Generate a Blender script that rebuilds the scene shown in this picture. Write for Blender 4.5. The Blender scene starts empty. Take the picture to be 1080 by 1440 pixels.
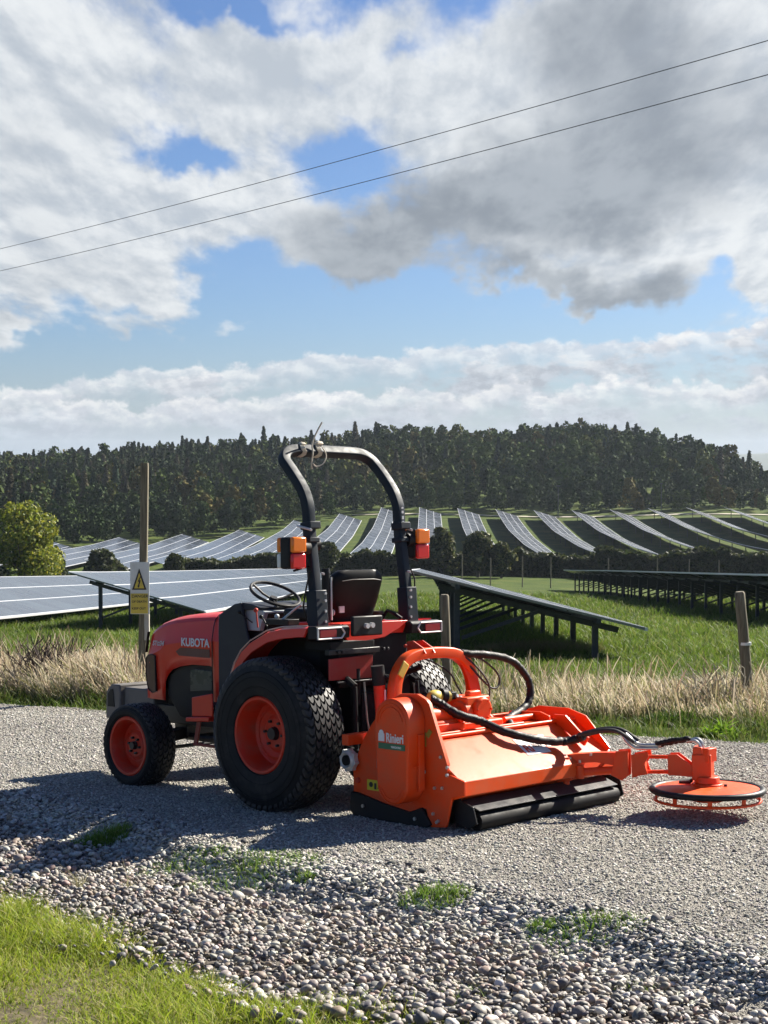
import bpy, math, random
import numpy as np
from mathutils import Vector, Matrix
random.seed(7); rng = np.random.default_rng(11)
R = math.radians
C = bpy.context.scene.collection

# ------------------------------------------------------------------ materials
def mat(name):
    m = bpy.data.materials.new(name); m.use_nodes = True
    nt = m.node_tree
    return m, nt, nt.nodes['Principled BSDF']
def nd(nt, typ, **kw):
    n = nt.nodes.new(typ)
    for k, v in kw.items():
        if k.startswith('_'): setattr(n, k[1:], v)
        else: n.inputs[k.replace('__', ' ')].default_value = v
    return n
def ramp(nt, stops, interp='LINEAR'):
    r = nt.nodes.new('ShaderNodeValToRGB'); r.color_ramp.interpolation = interp
    el = r.color_ramp.elements
    while len(el) < len(stops): el.new(0.5)
    for e, (p, c) in zip(el, stops):
        e.position = p; e.color = (c[0], c[1], c[2], 1) if len(c) == 3 else c
    return r
def mix(nt, fac, a, b, mode='MIX'):
    m = nt.nodes.new('ShaderNodeMix'); m.data_type = 'RGBA'; m.blend_type = mode
    for sock, v in ((m.inputs[0], fac), (m.inputs[6], a), (m.inputs[7], b)):
        if hasattr(v, 'is_output') or isinstance(v, bpy.types.NodeSocket): nt.links.new(v, sock)
        elif isinstance(v, (int, float)): sock.default_value = v
        else: sock.default_value = (v[0], v[1], v[2], 1)
    return m.outputs[2]
def paint(name, col, rough=.35, coat=.4, metal=0, dirt=.25, dirtcol=(.16, .13, .10), bump=.0, scale=9, spec=.5):
    m, nt, b = mat(name)
    tc = nd(nt, 'ShaderNodeTexCoord')
    n1 = nd(nt, 'ShaderNodeTexNoise', Scale=scale, Detail=6., Roughness=.65); nt.links.new(tc.outputs['Object'], n1.inputs['Vector'])
    n2 = nd(nt, 'ShaderNodeTexNoise', Scale=scale * 9, Detail=3.); nt.links.new(tc.outputs['Object'], n2.inputs['Vector'])
    r1 = ramp(nt, [(.45, (0, 0, 0)), (.8, (dirt, dirt, dirt))]); nt.links.new(n1.outputs['Fac'], r1.inputs['Fac'])
    nt.links.new(mix(nt, r1.outputs['Color'], col, dirtcol), b.inputs['Base Color'])
    r2 = ramp(nt, [(.3, (rough * .8,) * 3), (.75, (min(1, rough * 1.5),) * 3)]); nt.links.new(n1.outputs['Fac'], r2.inputs['Fac'])
    nt.links.new(r2.outputs['Color'], b.inputs['Roughness'])
    b.inputs['Metallic'].default_value = metal; b.inputs['Specular IOR Level'].default_value = spec
    b.inputs['Coat Weight'].default_value = coat * .35; b.inputs['Coat Roughness'].default_value = .18
    bp = nd(nt, 'ShaderNodeBump', Strength=.06 + bump, Distance=.004); nt.links.new(n2.outputs['Fac'], bp.inputs['Height'])
    nt.links.new(bp.outputs['Normal'], b.inputs['Normal'])
    return m
RED = paint('tractor_red', (.66, .024, .008), .35, .6, dirt=.12, dirtcol=(.30, .14, .10), spec=.4)
REDIN = paint('rim_red', (.58, .030, .008), .48, .2, dirt=.5, dirtcol=(.28, .14, .09), spec=.35)
ORANGE = paint('implement_orange', (.80, .078, .002), .44, .3, dirt=.42, dirtcol=(.40, .21, .11), scale=4.2, spec=.3)
ORANGED = paint('implement_orange_red', (.76, .058, .002), .44, .25, dirt=.42, dirtcol=(.34, .17, .09), scale=4.2, spec=.3)
CHAR = paint('charcoal_panel', (.018, .022, .030), .5, .0, dirt=.10, spec=.35)
BLACK = paint('black_plastic', (.006, .0065, .008), .5, .0, dirt=.10, spec=.3)
STEELD = paint('dark_steel', (.012, .013, .015), .42, 0, metal=.1, dirt=.25, dirtcol=(.12, .11, .10))
FRAME = paint('roll_bar_paint', (.008, .016, .026), .52, .0, dirt=.10, spec=.25)
CAST = paint('engine_cast', (.006, .0065, .008), .6, 0, spec=.2, dirt=.2, dirtcol=(.06, .05, .04))
STEEL = paint('bare_steel', (.55, .55, .54), .32, 0, metal=.9, dirt=.3)
SILVER = paint('silver_paint', (.62, .63, .62), .35, .2, metal=.2, dirt=.3)
GREYB = paint('ballast_grey', (.12, .11, .10), .6, 0, dirt=.6, dirtcol=(.22, .19, .16))
YELLOW = paint('yellow_plastic', (.62, .47, .05), .5, .1, dirt=.4)
WHITE = paint('white_print', (.72, .72, .72), .5, .0, dirt=.15)
DECAL = paint('dark_red_decal', (.11, .022, .025), .35, .3, dirt=.2)
GREEN = paint('green_print', (.02, .13, .06), .45, .2, dirt=.2)
PALEG = paint('pale_cover', (.42, .45, .47), .4, .2, dirt=.3)
LENSO = paint('orange_lens', (.85, .20, .01), .15, .6, dirt=.1)
LENSR = paint('red_lens', (.62, .012, .015), .15, .6, dirt=.1)
LENSD = paint('headlamp_lens', (.060, .014, .014), .35, .0, dirt=.1, spec=.3)
LENSW = paint('clear_lens', (.75, .75, .72), .15, .6, dirt=.1)
VINYL = paint('seat_vinyl', (.003, .0035, .005), .5, .0, dirt=.04, spec=.25)
HOSE = paint('hose_sleeve', (.004, .004, .005), .5, .0, dirt=.08, spec=.35, bump=.5, scale=14)
TWINE = paint('twine_fibre', (.55, .50, .40), .9, 0, dirt=.2)
GALV = paint('galvanised_steel', (.035, .042, .048), .5, 0, metal=.35, dirt=.3, dirtcol=(.2, .2, .2))
ALU = paint('aluminium_strip', (.66, .68, .70), .35, 0, metal=.4, dirt=.1)
BLK = paint('sign_black', (.015, .015, .015), .5, .1, dirt=.05)
SIGNY = paint('sign_yellow', (.60, .46, .06), .5, .1, dirt=.35)
SIGNW = paint('sign_white', (.58, .60, .58), .5, .1, dirt=.3)
CABLE = paint('cable_black', (.02, .02, .022), .6, 0); WIRE = paint('wire_grey', (.10, .10, .11), .7, 0)

def tyre_mat():
    m, nt, b = mat('tyre_rubber')
    tc = nd(nt, 'ShaderNodeTexCoord')
    n = nd(nt, 'ShaderNodeTexNoise', Scale=7., Detail=8., Roughness=.7); nt.links.new(tc.outputs['Object'], n.inputs['Vector'])
    b.inputs['Specular IOR Level'].default_value = .25; r = ramp(nt, [(.3, (.004, .0045, .006)), (.52, (.008, .0085, .010)), (.74, (.034, .032, .030))]); nt.links.new(n.outputs['Fac'], r.inputs['Fac'])
    nt.links.new(r.outputs['Color'], b.inputs['Base Color']); b.inputs['Roughness'].default_value = .62
    bp = nd(nt, 'ShaderNodeBump', Strength=.25, Distance=.003)
    n2 = nd(nt, 'ShaderNodeTexNoise', Scale=160.); nt.links.new(tc.outputs['Object'], n2.inputs['Vector'])
    nt.links.new(n2.outputs['Fac'], bp.inputs['Height']); nt.links.new(bp.outputs['Normal'], b.inputs['Normal'])
    return m
TYRE = tyre_mat()
LUG = paint('tread_rubber', (.016, .016, .018), .5, 0, spec=.4, dirt=.28, dirtcol=(.20, .19, .17), scale=14)

def wood_mat():
    m, nt, b = mat('weathered_timber')
    tc = nd(nt, 'ShaderNodeTexCoord'); mp = nd(nt, 'ShaderNodeMapping'); mp.inputs['Scale'].default_value = (22, 22, 1.6)
    nt.links.new(tc.outputs['Object'], mp.inputs['Vector'])
    n = nd(nt, 'ShaderNodeTexNoise', Scale=2.2, Detail=8., Roughness=.65); nt.links.new(mp.outputs['Vector'], n.inputs['Vector'])
    r = ramp(nt, [(.25, (.05, .042, .03)), (.5, (.15, .13, .085)), (.8, (.27, .24, .17))]); nt.links.new(n.outputs['Fac'], r.inputs['Fac'])
    nt.links.new(r.outputs['Color'], b.inputs['Base Color']); b.inputs['Roughness'].default_value = .85
    bp = nd(nt, 'ShaderNodeBump', Strength=.5, Distance=.006); nt.links.new(n.outputs['Fac'], bp.inputs['Height']); nt.links.new(bp.outputs['Normal'], b.inputs['Normal'])
    return m
WOOD = wood_mat()

def attr_mat(name, rough=.8, trans=0., spec=.3, noise=0., bump=0.):
    """base colour from the mesh colour attribute 'tint' (one colour per stone / blade / leaf)"""
    m, nt, b = mat(name)
    a = nd(nt, 'ShaderNodeVertexColor'); a.layer_name = 'tint'
    col = a.outputs['Color']
    if noise:
        tc = nd(nt, 'ShaderNodeTexCoord')
        n = nd(nt, 'ShaderNodeTexNoise', Scale=noise, Detail=5.); nt.links.new(tc.outputs['Object'], n.inputs['Vector'])
        r = ramp(nt, [(.3, (.65, .65, .65)), (.7, (1.15, 1.15, 1.15))]); nt.links.new(n.outputs['Fac'], r.inputs['Fac'])
        col = mix(nt, 1., col, r.outputs['Color'], 'MULTIPLY')
        if bump:
            bp = nd(nt, 'ShaderNodeBump', Strength=bump, Distance=.003); nt.links.new(n.outputs['Fac'], bp.inputs['Height']); nt.links.new(bp.outputs['Normal'], b.inputs['Normal'])
    nt.links.new(col, b.inputs['Base Color'])
    b.inputs['Roughness'].default_value = rough; b.inputs['Specular IOR Level'].default_value = spec
    if trans:
        tr = nd(nt, 'ShaderNodeBsdfTranslucent'); nt.links.new(col, tr.inputs['Color'])
        ms = nd(nt, 'ShaderNodeMixShader', Fac=trans)
        nt.links.new(b.outputs['BSDF'], ms.inputs[1]); nt.links.new(tr.outputs['BSDF'], ms.inputs[2])
        nt.links.new(ms.outputs['Shader'], nt.nodes['Material Output'].inputs['Surface'])
    return m
STONE = attr_mat('river_pebble', .62, 0, .4, noise=60, bump=.4)
CHIP = attr_mat('crushed_stone', .85, 0, .2)
BLADE = attr_mat('grass_blade', .55, .45, .25)
LEAF = attr_mat('leaf', .6, .35, .25)
LEAFFAR = attr_mat('far_leaf', .85, .04, .08)
BARK = paint('bark', (.05, .04, .03), .9, 0, dirt=.5, bump=.5)

# ------------------------------------------------------------------ mesh builder
class M:
    def __init__(s): s.v = []; s.f = []; s.cut = []
    def add(s, v, f):
        s.cut.append((len(s.v), len(s.f))); o = len(s.v); s.v += [tuple(p) for p in v]; s.f += [tuple(i + o for i in q) for q in f]; return s
    def box(s, c, d, rot=None):
        x, y, z = d[0] / 2, d[1] / 2, d[2] / 2
        vs = [Vector((a * x, b * y, e * z)) for a in (-1, 1) for b in (-1, 1) for e in (-1, 1)]
        if rot: 
            from mathutils import Euler
            q = Euler(rot).to_matrix(); vs = [q @ p for p in vs]
        vs = [p + Vector(c) for p in vs]
        return s.add(vs, [(0, 1, 3, 2), (4, 6, 7, 5), (0, 4, 5, 1), (2, 3, 7, 6), (0, 2, 6, 4), (1, 5, 7, 3)])
    def prism(s, poly, ax, a0, a1):
        """poly in the two other axes (in cyclic order x,z / y,z / x,y), extruded along ax"""
        n = len(poly)
        def P(p, a): return (a, p[0], p[1]) if ax == 'x' else (p[0], a, p[1]) if ax == 'y' else (p[0], p[1], a)
        v = [P(p, a0) for p in poly] + [P(p, a1) for p in poly]
        f = [(i, (i + 1) % n, (i + 1) % n + n, i + n) for i in range(n)] + [tuple(range(n - 1, -1, -1)), tuple(range(n, 2 * n))]
        return s.add(v, f)
    def sweep(s, path, sec, closed_ends=True):
        """sec: 2-D section swept along path by parallel transport; sec may be callable(i)"""
        P = [Vector(p) for p in path]; n = len(P)
        T = [(P[min(i + 1, n - 1)] - P[max(i - 1, 0)]).normalized() for i in range(n)]
        up = Vector((1, 0, 0)) if abs(T[0].x) < .8 else Vector((0, 1, 0))
        N = (up - T[0] * up.dot(T[0])).normalized(); rings = []
        for i in range(n):
            N = (N - T[i] * N.dot(T[i])).normalized(); B = T[i].cross(N)
            sc = sec(i) if callable(sec) else sec
            rings.append([P[i] + N * a + B * b for a, b in sc])
        m = len(rings[0]); v = [p for r in rings for p in r]
        f = [(i * m + j, i * m + (j + 1) % m, (i + 1) * m + (j + 1) % m, (i + 1) * m + j) for i in range(n - 1) for j in range(m)]
        if closed_ends: f += [tuple(range(m - 1, -1, -1)), tuple((n - 1) * m + j for j in range(m))]
        return s.add(v, f)
    def tube(s, path, r, n=12):
        rr = r if callable(r) else (lambda i: r)
        return s.sweep(path, lambda i: [(rr(i) * math.cos(2 * math.pi * k / n), rr(i) * math.sin(2 * math.pi * k / n)) for k in range(n)])
    def cyl(s, p0, p1, r0, r1=None, n=20):
        r1 = r0 if r1 is None else r1
        return s.tube([p0, p1], lambda i: (r0, r1)[i], n)
    def lathe(s, prof, ax='y', c=(0, 0, 0), n=48, close=False):
        v = []; m = len(prof)
        for k in range(n):
            a = 2 * math.pi * k / n; ca, sa = math.cos(a), math.sin(a)
            for r, h in prof:
                p = (r * ca, h, r * sa) if ax == 'y' else (r * ca, r * sa, h) if ax == 'z' else (h, r * ca, r * sa)
                v.append((p[0] + c[0], p[1] + c[1], p[2] + c[2]))
        f = []
        for k in range(n):
            k2 = (k + 1) % n
            for j in range(m if close else m - 1):
                j2 = (j + 1) % m
                f.append((k * m + j, k * m + j2, k2 * m + j2, k2 * m + j))
        return s.add(v, f)
    def ball(s, c, r, n=12):
        r = (r, r, r) if isinstance(r, (int, float)) else r
        v = [(c[0], c[1], c[2] + r[2])]; f = []
        k = n // 2
        for i in range(1, k):
            for j in range(n):
                a = math.pi * i / k; b = 2 * math.pi * j / n
                v.append((c[0] + r[0] * math.sin(a) * math.cos(b), c[1] + r[1] * math.sin(a) * math.sin(b), c[2] + r[2] * math.cos(a)))
        v.append((c[0], c[1], c[2] - r[2])); e = len(v) - 1
        for j in range(n):
            f.append((0, 1 + j, 1 + (j + 1) % n)); f.append((e, 1 + (k - 2) * n + (j + 1) % n, 1 + (k - 2) * n + j))
            for i in range(k - 2):
                a = 1 + i * n; f.append((a + j, a + n + j, a + n + (j + 1) % n, a + (j + 1) % n))
        return s.add(v, f)
    def builds(s, name, m, parent=None, **k):
        """every piece as an object of its own"""
        c = s.cut + [(len(s.v), len(s.f))]; out = []
        for (v0, f0), (v1, f1) in zip(c[:-1], c[1:]):
            b = M(); b.v = s.v[v0:v1]; b.f = [tuple(i - v0 for i in q) for q in s.f[f0:f1]]; out.append(b.build(name, m, parent, **k))
        return out
    def build(s, name, m, parent=None, bev=0, smooth=True, off=(0, 0, 0), ang=35, seg=2):
        me = bpy.data.meshes.new(name)
        v = [(a - off[0], b - off[1], c - off[2]) for a, b, c in s.v] if any(off) else s.v
        me.from_pydata(v, [], s.f); me.materials.append(m)
        import bmesh
        bm = bmesh.new(); bm.from_mesh(me); bmesh.ops.recalc_face_normals(bm, faces=bm.faces); bm.to_mesh(me); bm.free()
        if smooth: me.shade_smooth(); me.set_sharp_from_angle(angle=R(ang))
        o = bpy.data.objects.new(name, me); C.objects.link(o)
        if parent: o.parent = parent
        if bev:
            b = o.modifiers.new('bevel', 'BEVEL'); b.width = bev; b.segments = seg; b.limit_method = 'ANGLE'; b.angle_limit = R(32)
            b.harden_normals = False
        return o
def npmesh(name, V, F, m, parent=None, tint=None, smooth=False):
    """V (n,3), F (m,k) with k = 3 or 4; tint (n,3)"""
    me = bpy.data.meshes.new(name); k = F.shape[1]
    me.vertices.add(len(V)); me.vertices.foreach_set('co', V.astype(np.float32).ravel())
    me.loops.add(F.size); me.loops.foreach_set('vertex_index', F.astype(np.int32).ravel())
    me.polygons.add(len(F)); me.polygons.foreach_set('loop_start', np.arange(0, F.size, k, dtype=np.int32))
    me.update(calc_edges=True)
    if tint is not None:
        ca = me.color_attributes.new('tint', 'FLOAT_COLOR', 'POINT')
        t = np.ones((len(V), 4), np.float32); t[:, :3] = tint; ca.data.foreach_set('color', t.ravel())
    me.materials.append(m)
    if smooth: me.shade_smooth()
    o = bpy.data.objects.new(name, me); C.objects.link(o)
    if parent: o.parent = parent
    return o
def tag(o, label=None, cat=None, group=None, kind=None):
    if label: o['label'] = label
    if cat: o['category'] = cat
    if group: o['group'] = group
    if kind: o['kind'] = kind
    return o
def empty(name, loc, label, cat, group=None, rot=None):
    o = bpy.data.objects.new(name, None); C.objects.link(o); o.location = loc; o.empty_display_size = .2
    if rot is not None: o.rotation_euler = rot
    return tag(o, label, cat, group)
def dup(o, parent=None, data=None):
    c = o.copy(); C.objects.link(c); c.parent = parent; return c
def text(s, size, m, name, parent, loc, rotm, depth=.002, off=(0, 0, 0), shear=0, sx=1):
    cu = bpy.data.curves.new('t', 'FONT'); cu.body = s; cu.size = size; cu.extrude = depth; cu.offset = size * .02; cu.shear = shear
    t = bpy.data.objects.new('t', cu); C.objects.link(t)
    dg = bpy.context.evaluated_depsgraph_get(); me = bpy.data.meshes.new_from_object(t.evaluated_get(dg))
    bpy.data.objects.remove(t); bpy.data.curves.remove(cu)
    for v in me.vertices: v.co = Matrix(rotm) @ Vector((v.co.x * sx, v.co.y, v.co.z)) + Vector(loc) - Vector(off)
    me.materials.clear(); me.materials.append(m)
    o = bpy.data.objects.new(name, me); C.objects.link(o); o.parent = parent; return o

# ------------------------------------------------------------------ terrain
GX, GY, X0, Y0 = .011, -.061, -.6, 10.9
E0 = np.array([-2.9, 11.2]); ED = np.array([.695, -.719]); EN = np.array([-.719, -.695])     # near edge of the track, EN points to the camera
PY = np.array([-40, 13, 20, 26, 30, 44, 60, 85, 108, 135, 160, 200, 240, 270, 285, 300, 360, 420, 520, 700, 1200, 4000.])
PZ = np.array([0, 0, -.62, -1.05, -1.35, -2.65, -3.85, -5.7, -7.4, -9.3, -10.2, -11., -10.9, -9.9, -9.2, -9.0, -6.5, -4, -8, -16, -20, -22.])
def sstep(t): t = np.clip(t, 0, 1); return t * t * (3 - 2 * t)
_yy = np.linspace(-40, 4000, 40401); _zz = np.interp(_yy, PY, PZ)
_zz[:6000] = np.convolve(np.pad(_zz[:6000], 40, 'edge'), np.ones(81) / 81, 'valid')
def gz(x, y, fine=True):
    x = np.asarray(x, float); y = np.asarray(y, float)
    plane = GX * (x - X0) + GY * (y - Y0)
    far = np.interp(y, _yy, _zz) + .02 * np.sin(x * .11 + 1) * np.clip(y - 30, 0, 60) * .25
    w = sstep((y - 13.) / 4.5)
    z = plane * (1 - w) + far * w
    # wooded ridge
    px = 540 + 2160 * x / np.maximum(y, 1)
    crest = np.interp(x, [-140, -105, -65, -27, 0, 30, 50, 68, 88, 100, 120, 200], [-6.6, -5.4, -2.8, -1.0, .2, -.2, 2.3, -.4, -3.6, -8, -12, -17])
    z = z + (crest + 4.0) * sstep((y - 300) / 110) * (1 - sstep((y - 460) / 200)) * (y > 290)
    if fine:
        d = (x - E0[0]) * EN[0] + (y - E0[1]) * EN[1]
        d = d + .10 * np.sin(x * 2.3 + .5) + .06 * np.sin(x * 5.1 + y * 3)
        z = z - .13 * sstep(d / .45) + .05 * sstep((d - 1.3) / 1.2)
        z = z + .006 * np.sin(x * 3.1 + y * 1.7) * np.sin(y * 2.3 - x) + .0035 * np.sin(x * 9 + 1.3 * y) * np.sin(y * 8.1)
    return z
def grassline(x, y):
    """>0 on the lawn side of the pebble bed (towards the camera)"""
    a = np.array([-1.95, 7.95]); n = np.array([-.70, -.71])
    return (x - a[0]) * n[0] + (y - a[1]) * n[1] + .12 * np.sin(x * 2.1) + .07 * np.sin(x * 5.3 + 1)
def faredge(x, y):
    """>0 beyond the far edge of the track"""
    a = np.array([-4.3, 17.0]); n = np.array([.42, .907])
    return (x - a[0]) * n[0] + (y - a[1]) * n[1] + .10 * np.sin(x * 1.9) + .05 * np.sin(x * 6.1)

def grid(name, xs, ys, m, dz=0, mask=None, **kw):
    X, Y = np.meshgrid(xs, ys); V = np.stack([X, Y, gz(X, Y) + dz], -1).reshape(-1, 3)
    nx, ny = len(xs), len(ys); i = np.arange((nx - 1) * (ny - 1)); r, c = i // (nx - 1), i % (nx - 1)
    a = r * nx + c; F = np.stack([a, a + 1, a + nx + 1, a + nx], 1)
    if mask is not None:
        mm = mask(V[:, 0], V[:, 1]); F = F[mm[F].all(1)]
        used = np.unique(F); re = -np.ones(len(V), int); re[used] = np.arange(len(used)); V = V[used]; F = re[F]
    return npmesh(name, V, F, m, smooth=True)
def ground_mat():
    m, nt, b = mat('field_ground')
    tc = nd(nt, 'ShaderNodeTexCoord')
    n1 = nd(nt, 'ShaderNodeTexNoise', Scale=.35, Detail=6., Roughness=.6); nt.links.new(tc.outputs['Object'], n1.inputs['Vector'])
    n2 = nd(nt, 'ShaderNodeTexNoise', Scale=6., Detail=8., Roughness=.75); nt.links.new(tc.outputs['Object'], n2.inputs['Vector'])
    r1 = ramp(nt, [(.3, (.035, .060, .011)), (.5, (.060, .095, .015)), (.7, (.11, .125, .032))]); nt.links.new(n1.outputs['Fac'], r1.inputs['Fac'])
    r2 = ramp(nt, [(.3, (.35, .4, .3)), (.7, (1.25, 1.2, 1.1))]); nt.links.new(n2.outputs['Fac'], r2.inputs['Fac'])
    nt.links.new(mix(nt, 1., r1.outputs['Color'], r2.outputs['Color'], 'MULTIPLY'), b.inputs['Base Color'])
    b.inputs['Roughness'].default_value = .95; b.inputs['Specular IOR Level'].default_value = .1
    bp = nd(nt, 'ShaderNodeBump', Strength=.8, Distance=.08); nt.links.new(n2.outputs['Fac'], bp.inputs['Height']); nt.links.new(bp.outputs['Normal'], b.inputs['Normal'])
    return m
def soil_mat(name, c1, c2, c3):
    m, nt, b = mat(name)
    tc = nd(nt, 'ShaderNodeTexCoord')
    n2 = nd(nt, 'ShaderNodeTexNoise', Scale=14., Detail=9., Roughness=.75); nt.links.new(tc.outputs['Object'], n2.inputs['Vector'])
    r1 = ramp(nt, [(.3, c1), (.5, c2), (.72, c3)]); nt.links.new(n2.outputs['Fac'], r1.inputs['Fac'])
    nt.links.new(r1.outputs['Color'], b.inputs['Base Color']); b.inputs['Roughness'].default_value = .95
    bp = nd(nt, 'ShaderNodeBump', Strength=.8, Distance=.02); nt.links.new(n2.outputs['Fac'], bp.inputs['Height']); nt.links.new(bp.outputs['Normal'], b.inputs['Normal'])
    return m
def gravel_mat():
    m, nt, b = mat('gravel_surface')
    tc = nd(nt, 'ShaderNodeTexCoord')
    v = nd(nt, 'ShaderNodeTexVoronoi', Scale=62.); nt.links.new(tc.outputs['Object'], v.inputs['Vector'])
    v2 = nd(nt, 'ShaderNodeTexVoronoi', Scale=130.); nt.links.new(tc.outputs['Object'], v2.inputs['Vector'])
    n = nd(nt, 'ShaderNodeTexNoise', Scale=1.1, Detail=6., Roughness=.6); nt.links.new(tc.outputs['Object'], n.inputs['Vector'])
    sep = nd(nt, 'ShaderNodeSeparateColor'); nt.links.new(v.outputs['Color'], sep.inputs['Color'])
    r = ramp(nt, [(0., (.20, .19, .168)), (.3, (.33, .312, .277)), (.7, (.43, .41, .365)), (1., (.56, .53, .475))]); nt.links.new(sep.outputs[0], r.inputs['Fac'])
    r2 = ramp(nt, [(.3, (.78, .77, .76)), (.7, (1.1, 1.1, 1.08))]); nt.links.new(n.outputs['Fac'], r2.inputs['Fac'])
    c = mix(nt, 1., r.outputs['Color'], r2.outputs['Color'], 'MULTIPLY')
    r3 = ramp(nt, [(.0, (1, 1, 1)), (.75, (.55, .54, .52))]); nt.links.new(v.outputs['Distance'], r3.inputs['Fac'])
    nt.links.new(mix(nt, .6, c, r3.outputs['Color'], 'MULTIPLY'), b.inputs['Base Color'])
    b.inputs['Roughness'].default_value = .9; b.inputs['Specular IOR Level'].default_value = .2
    inv = nd(nt, 'ShaderNodeMath', _operation='ADD'); nt.links.new(v.outputs['Distance'], inv.inputs[0]); nt.links.new(v2.outputs['Distance'], inv.inputs[1])
    bp = nd(nt, 'ShaderNodeBump', Strength=1., Distance=.010, _invert=True); nt.links.new(inv.outputs[0], bp.inputs['Height']); nt.links.new(bp.outputs['Normal'], b.inputs['Normal'])
    return m
xs = np.unique(np.concatenate([np.linspace(-8, 8, 161), np.linspace(-60, 60, 81), np.linspace(-400, 400, 81), np.linspace(-3500, 3500, 36)]))
ys = np.unique(np.concatenate([np.linspace(-20, 4, 25), np.linspace(4, 24, 201), np.linspace(24, 320, 149), np.linspace(320, 700, 77), np.linspace(700, 4000, 34)]))
tag(grid('ground', xs, ys, ground_mat()), kind='structure')
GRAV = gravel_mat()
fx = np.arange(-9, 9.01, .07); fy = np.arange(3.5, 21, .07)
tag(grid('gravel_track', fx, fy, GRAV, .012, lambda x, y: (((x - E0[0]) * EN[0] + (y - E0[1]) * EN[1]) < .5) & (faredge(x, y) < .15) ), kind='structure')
SOIL = soil_mat('stony_soil', (.05, .042, .035), (.10, .085, .07), (.20, .18, .155))
tag(grid('pebble_bed_soil', fx, fy, SOIL, .006, lambda x, y: (((x - E0[0]) * EN[0] + (y - E0[1]) * EN[1]) > .2) & (grassline(x, y) < .3)), kind='structure')
LAWN = soil_mat('lawn_soil', (.030, .026, .014), (.09, .072, .035), (.24, .19, .11))
tag(grid('lawn_soil', fx, fy, LAWN, .010, lambda x, y: grassline(x, y) > .2), kind='structure')

# ------------------------------------------------------------------ scatter helpers
def ico(sub):
    import bmesh
    bm = bmesh.new(); bmesh.ops.create_icosphere(bm, subdivisions=sub, radius=1)
    bm.verts.ensure_lookup_table(); V = np.array([v.co[:] for v in bm.verts]); F = np.array([[v.index for v in f.verts] for f in bm.faces]); bm.free(); return V, F
def stones(name, m, pts, size, sub, cols, flat=.6, ang=.25, sink=.2):
    bases = []
    V0, F0 = ico(sub)
    for k in range(10):
        r = np.random.default_rng(k + 3); d = r.normal(size=(5, 3)); V = V0.copy()
        s = 1 + sum(.5 * ang * np.sin(V @ dd * 1.6 + r.uniform(0, 6)) for dd in d)[:, None] * .6
        if sub == 1: s = 1 + r.uniform(-.3, .3, (len(V), 1))
        V = V * s; V *= np.array([r.uniform(.85, 1.3), r.uniform(.7, 1.), flat * r.uniform(.7, 1.15)]); bases.append(V)
    n = len(pts); nv = len(V0); idx = rng.integers(0, 10, n); B = np.stack(bases)[idx]
    a = rng.uniform(0, 2 * np.pi, n); tx = rng.normal(0, .35, n); ty = rng.normal(0, .35, n)
    ca, sa = np.cos(a), np.sin(a)
    X = B[..., 0] * ca[:, None] - B[..., 1] * sa[:, None]; Y = B[..., 0] * sa[:, None] + B[..., 1] * ca[:, None]; Z = B[..., 2]
    Z2 = Z * np.cos(tx)[:, None] + X * np.sin(tx)[:, None]; X2 = X * np.cos(tx)[:, None] - Z * np.sin(tx)[:, None]
    Z3 = Z2 * np.cos(ty)[:, None] + Y * np.sin(ty)[:, None]; Y2 = Y * np.cos(ty)[:, None] - Z2 * np.sin(ty)[:, None]
    P = np.stack([X2, Y2, Z3], -1) * size[:, None, None] + pts[:, None, :]
    F = (F0[None] + (np.arange(n) * nv)[:, None, None]).reshape(-1, 3)
    t = np.repeat(cols, nv, 0)
    return npmesh(name, P.reshape(-1, 3), F, m, tint=t, smooth=(sub > 1))
def blades(name, m, x, y, z, h, w, lean, cols, tipcols=None, head=False, seg=3):
    n = len(x); a = rng.uniform(0, 2 * np.pi, n); la = rng.uniform(0, 2 * np.pi, n)
    if isinstance(lean, tuple): lean, ldir = lean; la = ldir + rng.normal(0, 1.3, n)
    L = lean * rng.uniform(.3, 1.4, n) * h
    rows = []; ts = np.linspace(0, 1, seg + 1)
    for t in ts:
        cx = x + np.cos(la) * L * t ** 2; cy = y + np.sin(la) * L * t ** 2; cz = z - .01 + h * (t - .25 * (L / h) ** 2 * t ** 2)
        ww = w * (1 - t) ** .7 if not head else w * (1. if t < .5 else 1.9 if t < .9 else .7)
        ww = np.maximum(ww, w * .08)
        rows += [np.stack([cx - np.cos(a) * ww, cy - np.sin(a) * ww, cz], -1), np.stack([cx + np.cos(a) * ww, cy + np.sin(a) * ww, cz], -1)]
    V = np.stack(rows, 1); k = V.shape[1]
    f = np.array([[2 * i, 2 * i + 1, 2 * i + 3, 2 * i + 2] for i in range(seg)])
    F = (f[None] + (np.arange(n) * k)[:, None, None]).reshape(-1, 4)
    if tipcols is None: tipcols = cols
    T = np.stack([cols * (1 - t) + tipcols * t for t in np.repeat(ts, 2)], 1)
    return npmesh(name, V.reshape(-1, 3), F, m, tint=T.reshape(-1, 3))
def pal(n, colors, wts=None, jit=.12):
    c = np.array(colors)[rng.choice(len(colors), n, p=wts)]; return np.clip(c * rng.uniform(1 - jit, 1 + jit, (n, 1)) * rng.uniform(.95, 1.05, (n, 3)), 0, 1)
def infrustum(x, y, m=.15): return (np.abs(x) < .25 * y + .25 + m) & (y > 4.5)
def ed(x, y): return (x - E0[0]) * EN[0] + (y - E0[1]) * EN[1] + .10 * np.sin(x * 2.3 + .5)

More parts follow.
